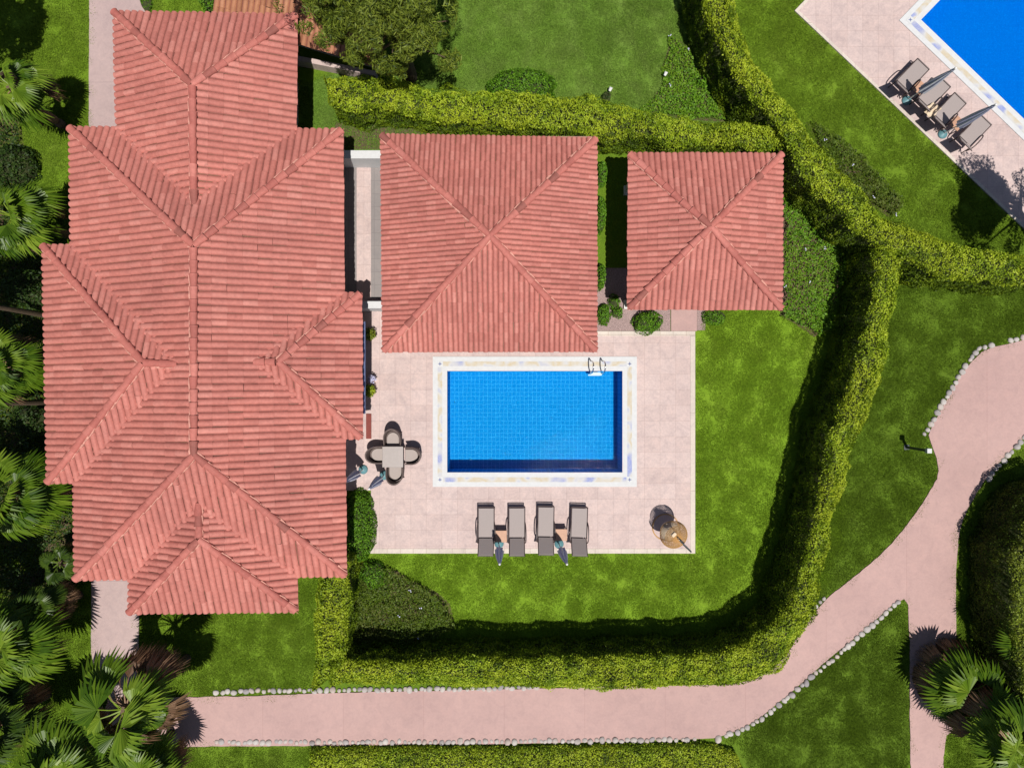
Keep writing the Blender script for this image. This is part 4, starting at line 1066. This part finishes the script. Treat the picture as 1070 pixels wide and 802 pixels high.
dup(C0, at(395, 474.5, .42), -PI / 2, 'round-backed wicker chair on the left side of the dining table')
dup(C0, at(413.5, 494, .42), 0, 'round-backed wicker chair on the lower side of the dining table')
# hanging egg chair
ex, ey, _ = at(695, 550); eg = empty('egg_chair', (ex, ey, DZ), 'golden wicker hanging egg chair on its stand in the lower right deck corner', 'egg chair', rz=math.radians(45))
# local: +y... opening faces local +y (towards north-west), pole at -y
st = MB(); ring = [(.5 * math.cos(a), .5 * math.sin(a), .025) for a in np.linspace(-PI * .5, PI * 1.5, 40)]
st.tube(ring, .022, 8, caps=False); st.tube([(0, -.5, .03), (0, .1, .03)], .02, 8)
st.build('base_ring', M['gold'], eg, world=False)
pl = smooth_pl([(0, -.5, .03), (0, -.78, .6), (0, -.82, 1.3), (0, -.62, 1.85), (0, -.25, 2.02), (0, 0, 1.93)], 3)
MB().tube([tuple(p) for p in pl], .026, 8).build('pole', M['darkmetal'], eg, world=False, smooth=True)
MB().tube([(0, 0, 1.95), (0, 0, 1.72)], .014, 6).build('chain', M['steel'], eg, world=False)
bs = MB()
def egg(th, ph, k=1.0):   # ph 0 top..PI bottom
    r = math.sin(ph) * (.50 + .04 * math.cos(ph)); return (k * r * math.cos(th), k * r * math.sin(th) * .9, 1.08 + .64 * math.cos(ph))
op = lambda th, ph: math.sin(th) > .5 and .95 < ph < 2.0
for i in range(48):
    th = 2 * PI * i / 48; run = []
    for j in range(0, 33):
        ph = .05 + (PI - .1) * j / 32
        if op(th, ph):
            if len(run) > 1: bs.tube(run, .0085, 4)
            run = []
        else: run.append(egg(th, ph))
    if len(run) > 1: bs.tube(run, .0085, 4)
for j in range(1, 26):
    ph = .05 + (PI - .1) * j / 26; run = []
    for i in range(49):
        th = 2 * PI * i / 48 - PI
        if op(th, ph):
            if len(run) > 1: bs.tube(run, .0085, 4)
            run = []
        else: run.append(egg(th, ph))
    if len(run) > 1: bs.tube(run, .0085, 4)
bs.build('basket', M['gold'], eg, world=False)
cu = MB(); cu.lathe([(.001, .60), (.30, .60), (.37, .64), (.38, .70), (.3, .75), (.001, .76)], 24); cu.build('cushion', M['beige'], eg, world=False, smooth=True)
MB().box(-.09, .09, .12, .24, 1.60, 1.72, .03).build('hanging_pad', M['beige'], eg, world=False)
# path lamp
lx, ly = U(947, 467)
lp = empty('path_lamp', (lx, ly, 0), 'slim dark bollard lamp with white square head on the grass beside the path', 'lamp')
MB().box(-.045, .045, -.045, .045, 0, 1.15, .008).build('post', M['darkmetal'], lp, world=False)
MB().box(-.10, .10, -.10, .10, 0, .03, .005).build('foot', M['darkmetal'], lp, world=False)
MB().box(-.085, .085, -.085, .085, 1.15, 1.29, .01).build('lamp_head', M['white'], lp, world=False)
# potted plants
def potplant(px, py, h, label, r=.17, m='bush', pot='pot', leaf=.09, n=500):
    x, y = U(px, py); t = empty('potted_plant', (x, y, DZ), label, 'potted plant')
    MB().lathe([(.001, 0), (r * .7, 0), (r, .28), (r * 1.08, .28), (r * 1.08, .32), (r * .9, .32), (r * .85, .28), (.001, .27)], 20).build('pot', M[pot], t, world=False, smooth=False)
    d = rng.normal(size=(n, 3)); d[:, 2] = abs(d[:, 2]); d /= np.linalg.norm(d, axis=1)[:, None]
    P = d * (r * 1.5 * rng.random(n) ** .4)[:, None] + [0, 0, .34]; P[:, 2] = .3 + (P[:, 2] - .3) * h / .25
    link(leafmesh('foliage', P, d, leaf, .5), 'foliage', M[m], t, world=False); return t
potplant(389, 408, .35, 'bright green plant in an ochre pot by the villa terrace', m='hedge')
potplant(389, 350, .35, 'yellowish potted plant in the shade of the villa eave', m='hedgeold')
potplant(391, 396, .25, 'small mauve-grey potted plant above the ochre pot', r=.12, m='petal', leaf=.07, n=200)
a = U(383, 458); b = U(388.5, 432)
tag(MB().box(a[0], b[0], a[1], b[1], DZ + .002, DZ + .03).build('door_mat', M['red'], loc=(a[0], a[1], DZ)), 'dark red mat strip along the villa wall above the dining set', 'mat')
# crumpled beige towel on the far deck loungers
def crumple(px, py, z, s, m, label, name, cat):
    x, y = U(px, py); n = 14; V = []; F = []
    for i in range(n):
        for j in range(n):
            u, v = i / (n - 1) - .5, j / (n - 1) - .5; q = np.array([[u * 5, v * 5, 1.]])
            V.append((u * s * (1 + .3 * float(vnoise(q, 1, 2)[0])), v * s * .7 * (1 + .5 * float(vnoise(q, 1, 5)[0])), .07 + .16 * float(vnoise(q, 1.3, 7)[0])))
    for i in range(n - 1):
        for j in range(n - 1): F.append((i * n + j, (i + 1) * n + j, (i + 1) * n + j + 1, i * n + j + 1))
    me = MB().add(V, F).mesh(name); o = link(me, name, M[m], smooth=True); o.location = (x, y, z); o.rotation_euler = (0, 0, .8)
    md = o.modifiers.new('thick', 'SOLIDIFY'); md.thickness = .012
    tag(o, label, cat); return o
crumple(965, 121, DZ + .36, .55, 'beige', 'crumpled beige towel thrown over a lounger on the far deck', 'towel', 'towel')
# garden spotlights in the lawn corner
for (px, py, lab) in ((636, 98, 'small garden spotlight in the north lawn with a dark plant tuft'), (693, 82, 'small white garden spotlight at the edge of the dark planting corner')):
    x, y = U(px, py); t = empty('garden_spotlight', (x, y, 0), lab, 'spotlight', 'garden spotlights')
    MB().tube([(0, 0, 0), (0, 0, .22)], .015, 6).build('spike', M['darkmetal'], t, world=False)
    MB().tube([(0, 0, .22), (.05, .10, .30)], [.05, .07], 12).build('lamp_head', M['frame'], t, world=False)
bush(634, 101, .18, .25, 'dkleaf', 'dark grassy tuft beside the spotlight in the north lawn', size=.05)
bush(734, 84, .18, .3, 'bush', 'young bright broad-leaved plant in the dark planting corner', size=.16, dens=220)

# ------------------------------------------------------------------ edging stones
variants = []
for k in range(6):
    bm = bmesh.new(); bmesh.ops.create_icosphere(bm, subdivisions=3, radius=.5)
    P = np.array([v.co[:] for v in bm.verts]); nz = vnoise(P + k * 9.1, 1.8, k) * .35 + vnoise(P + k * 3.3, 4, k + 2) * .12
    for v, q in zip(bm.verts, nz): v.co *= (1 + q); v.co.z *= .75
    me = bpy.data.meshes.new('edging_stone'); bm.to_mesh(me); bm.free(); me.shade_smooth(); me.materials.append(M['stone']); variants.append(me)
def stones(pts, step, size, label, group, rows=1, gap=.02):
    W = np.array([U(*p) for p in pts]); d = np.r_[0, np.cumsum(np.linalg.norm(np.diff(W, axis=0), axis=1))]
    s = 0.0
    while s < d[-1]:
        x = np.interp(s, d, W[:, 0]); y = np.interp(s, d, W[:, 1]); z = size * .84 * random.uniform(.7, 1.2)
        o = bpy.data.objects.new('edging_stone', random.choice(variants)); COL.objects.link(o)
        o.location = (x + random.uniform(-.03, .03), y + random.uniform(-.035, .035), z * random.uniform(.08, .2))
        o.scale = (z, z * random.uniform(.8, 1.25), z * random.uniform(.8, 1)); o.rotation_euler = (0, 0, random.uniform(0, 6.28))
        tag(o, label, 'stone', group); s += z * 1.0 + gap
stones([(227, 774.5), (400, 774.5), (560, 773.5), (728, 772)], .25, .25, 'one of the whitish round stones in the long row under the lower path', 'stones edging the lower side of the lower path')
stones([(226, 722), (340, 720), (440, 719.5), (565, 717)], .25, .24, 'one of the whitish round stones in the row above the lower path, beside the hedge', 'stones edging the upper side of the lower path')
stones([(751, 771), (785, 757), (816, 734), (861, 695), (905, 658), (941, 626)], .25, .26, 'one of the pale stones edging the triangular lawn', 'stones along the triangular lawn')
stones([(966, 453), (987, 416), (1006, 385), (1022, 365), (1036, 360)], .25, .25, 'one of the pale stones on the left side of the widening path', 'stones left of the widening path')
stones([(1056, 356), (1085, 347)], .25, .25, 'one of the few pale stones at the right edge above the widening path', 'stones above the widening path')
stones([(1074, 452), (1056, 472), (1040, 489), (1030, 505)], .25, .27, 'one of the pale stones beside the rounded hedge at the right', 'stones by the rounded hedge')
stones([(846, 640), (856, 629), (864, 623)], .25, .23, 'one of the few stones between hedge corner and diagonal path', 'stones by the hedge corner')

# ------------------------------------------------------------------ light, world, camera
sd = Vector((.140, -.311, 1)).normalized(); el = math.asin(sd.z); az = math.atan2(sd.x, sd.y)
w = bpy.data.worlds.new('World'); sc.world = w; w.use_nodes = True; nt = w.node_tree; nt.nodes.clear()
bg = nt.nodes.new('ShaderNodeBackground'); ow = nt.nodes.new('ShaderNodeOutputWorld'); sky = nt.nodes.new('ShaderNodeTexSky')
sky.sky_type = 'NISHITA'; sky.sun_disc = False; sky.sun_elevation = el; sky.sun_rotation = az
bg.inputs[1].default_value = .05; nt.links.new(sky.outputs[0], bg.inputs[0]); nt.links.new(bg.outputs[0], ow.inputs[0])
sl = bpy.data.lights.new('Sun', 'SUN'); sl.energy = 4.9; sl.angle = math.radians(.5); sl.color = (1, .95, .88)
so = bpy.data.objects.new('Sun', sl); COL.objects.link(so); so.rotation_euler = sd.to_track_quat('Z', 'Y').to_euler(); so.location = (6, -14, 40)
cam = bpy.data.cameras.new('Camera'); cam.sensor_width = 36; cam.lens = 36 * FPX / 1070; cam.clip_end = 500
co = bpy.data.objects.new('Camera', cam); COL.objects.link(co); co.location = (0, 0, H); co.rotation_euler = (0, 0, 0); sc.camera = co
sc.view_settings.view_transform = 'Standard'; sc.view_settings.look = 'None'; sc.view_settings.exposure = 0; sc.view_settings.gamma = 1
sc.cycles.max_bounces = 6; sc.cycles.diffuse_bounces = 3; sc.cycles.transparent_max_bounces = 8
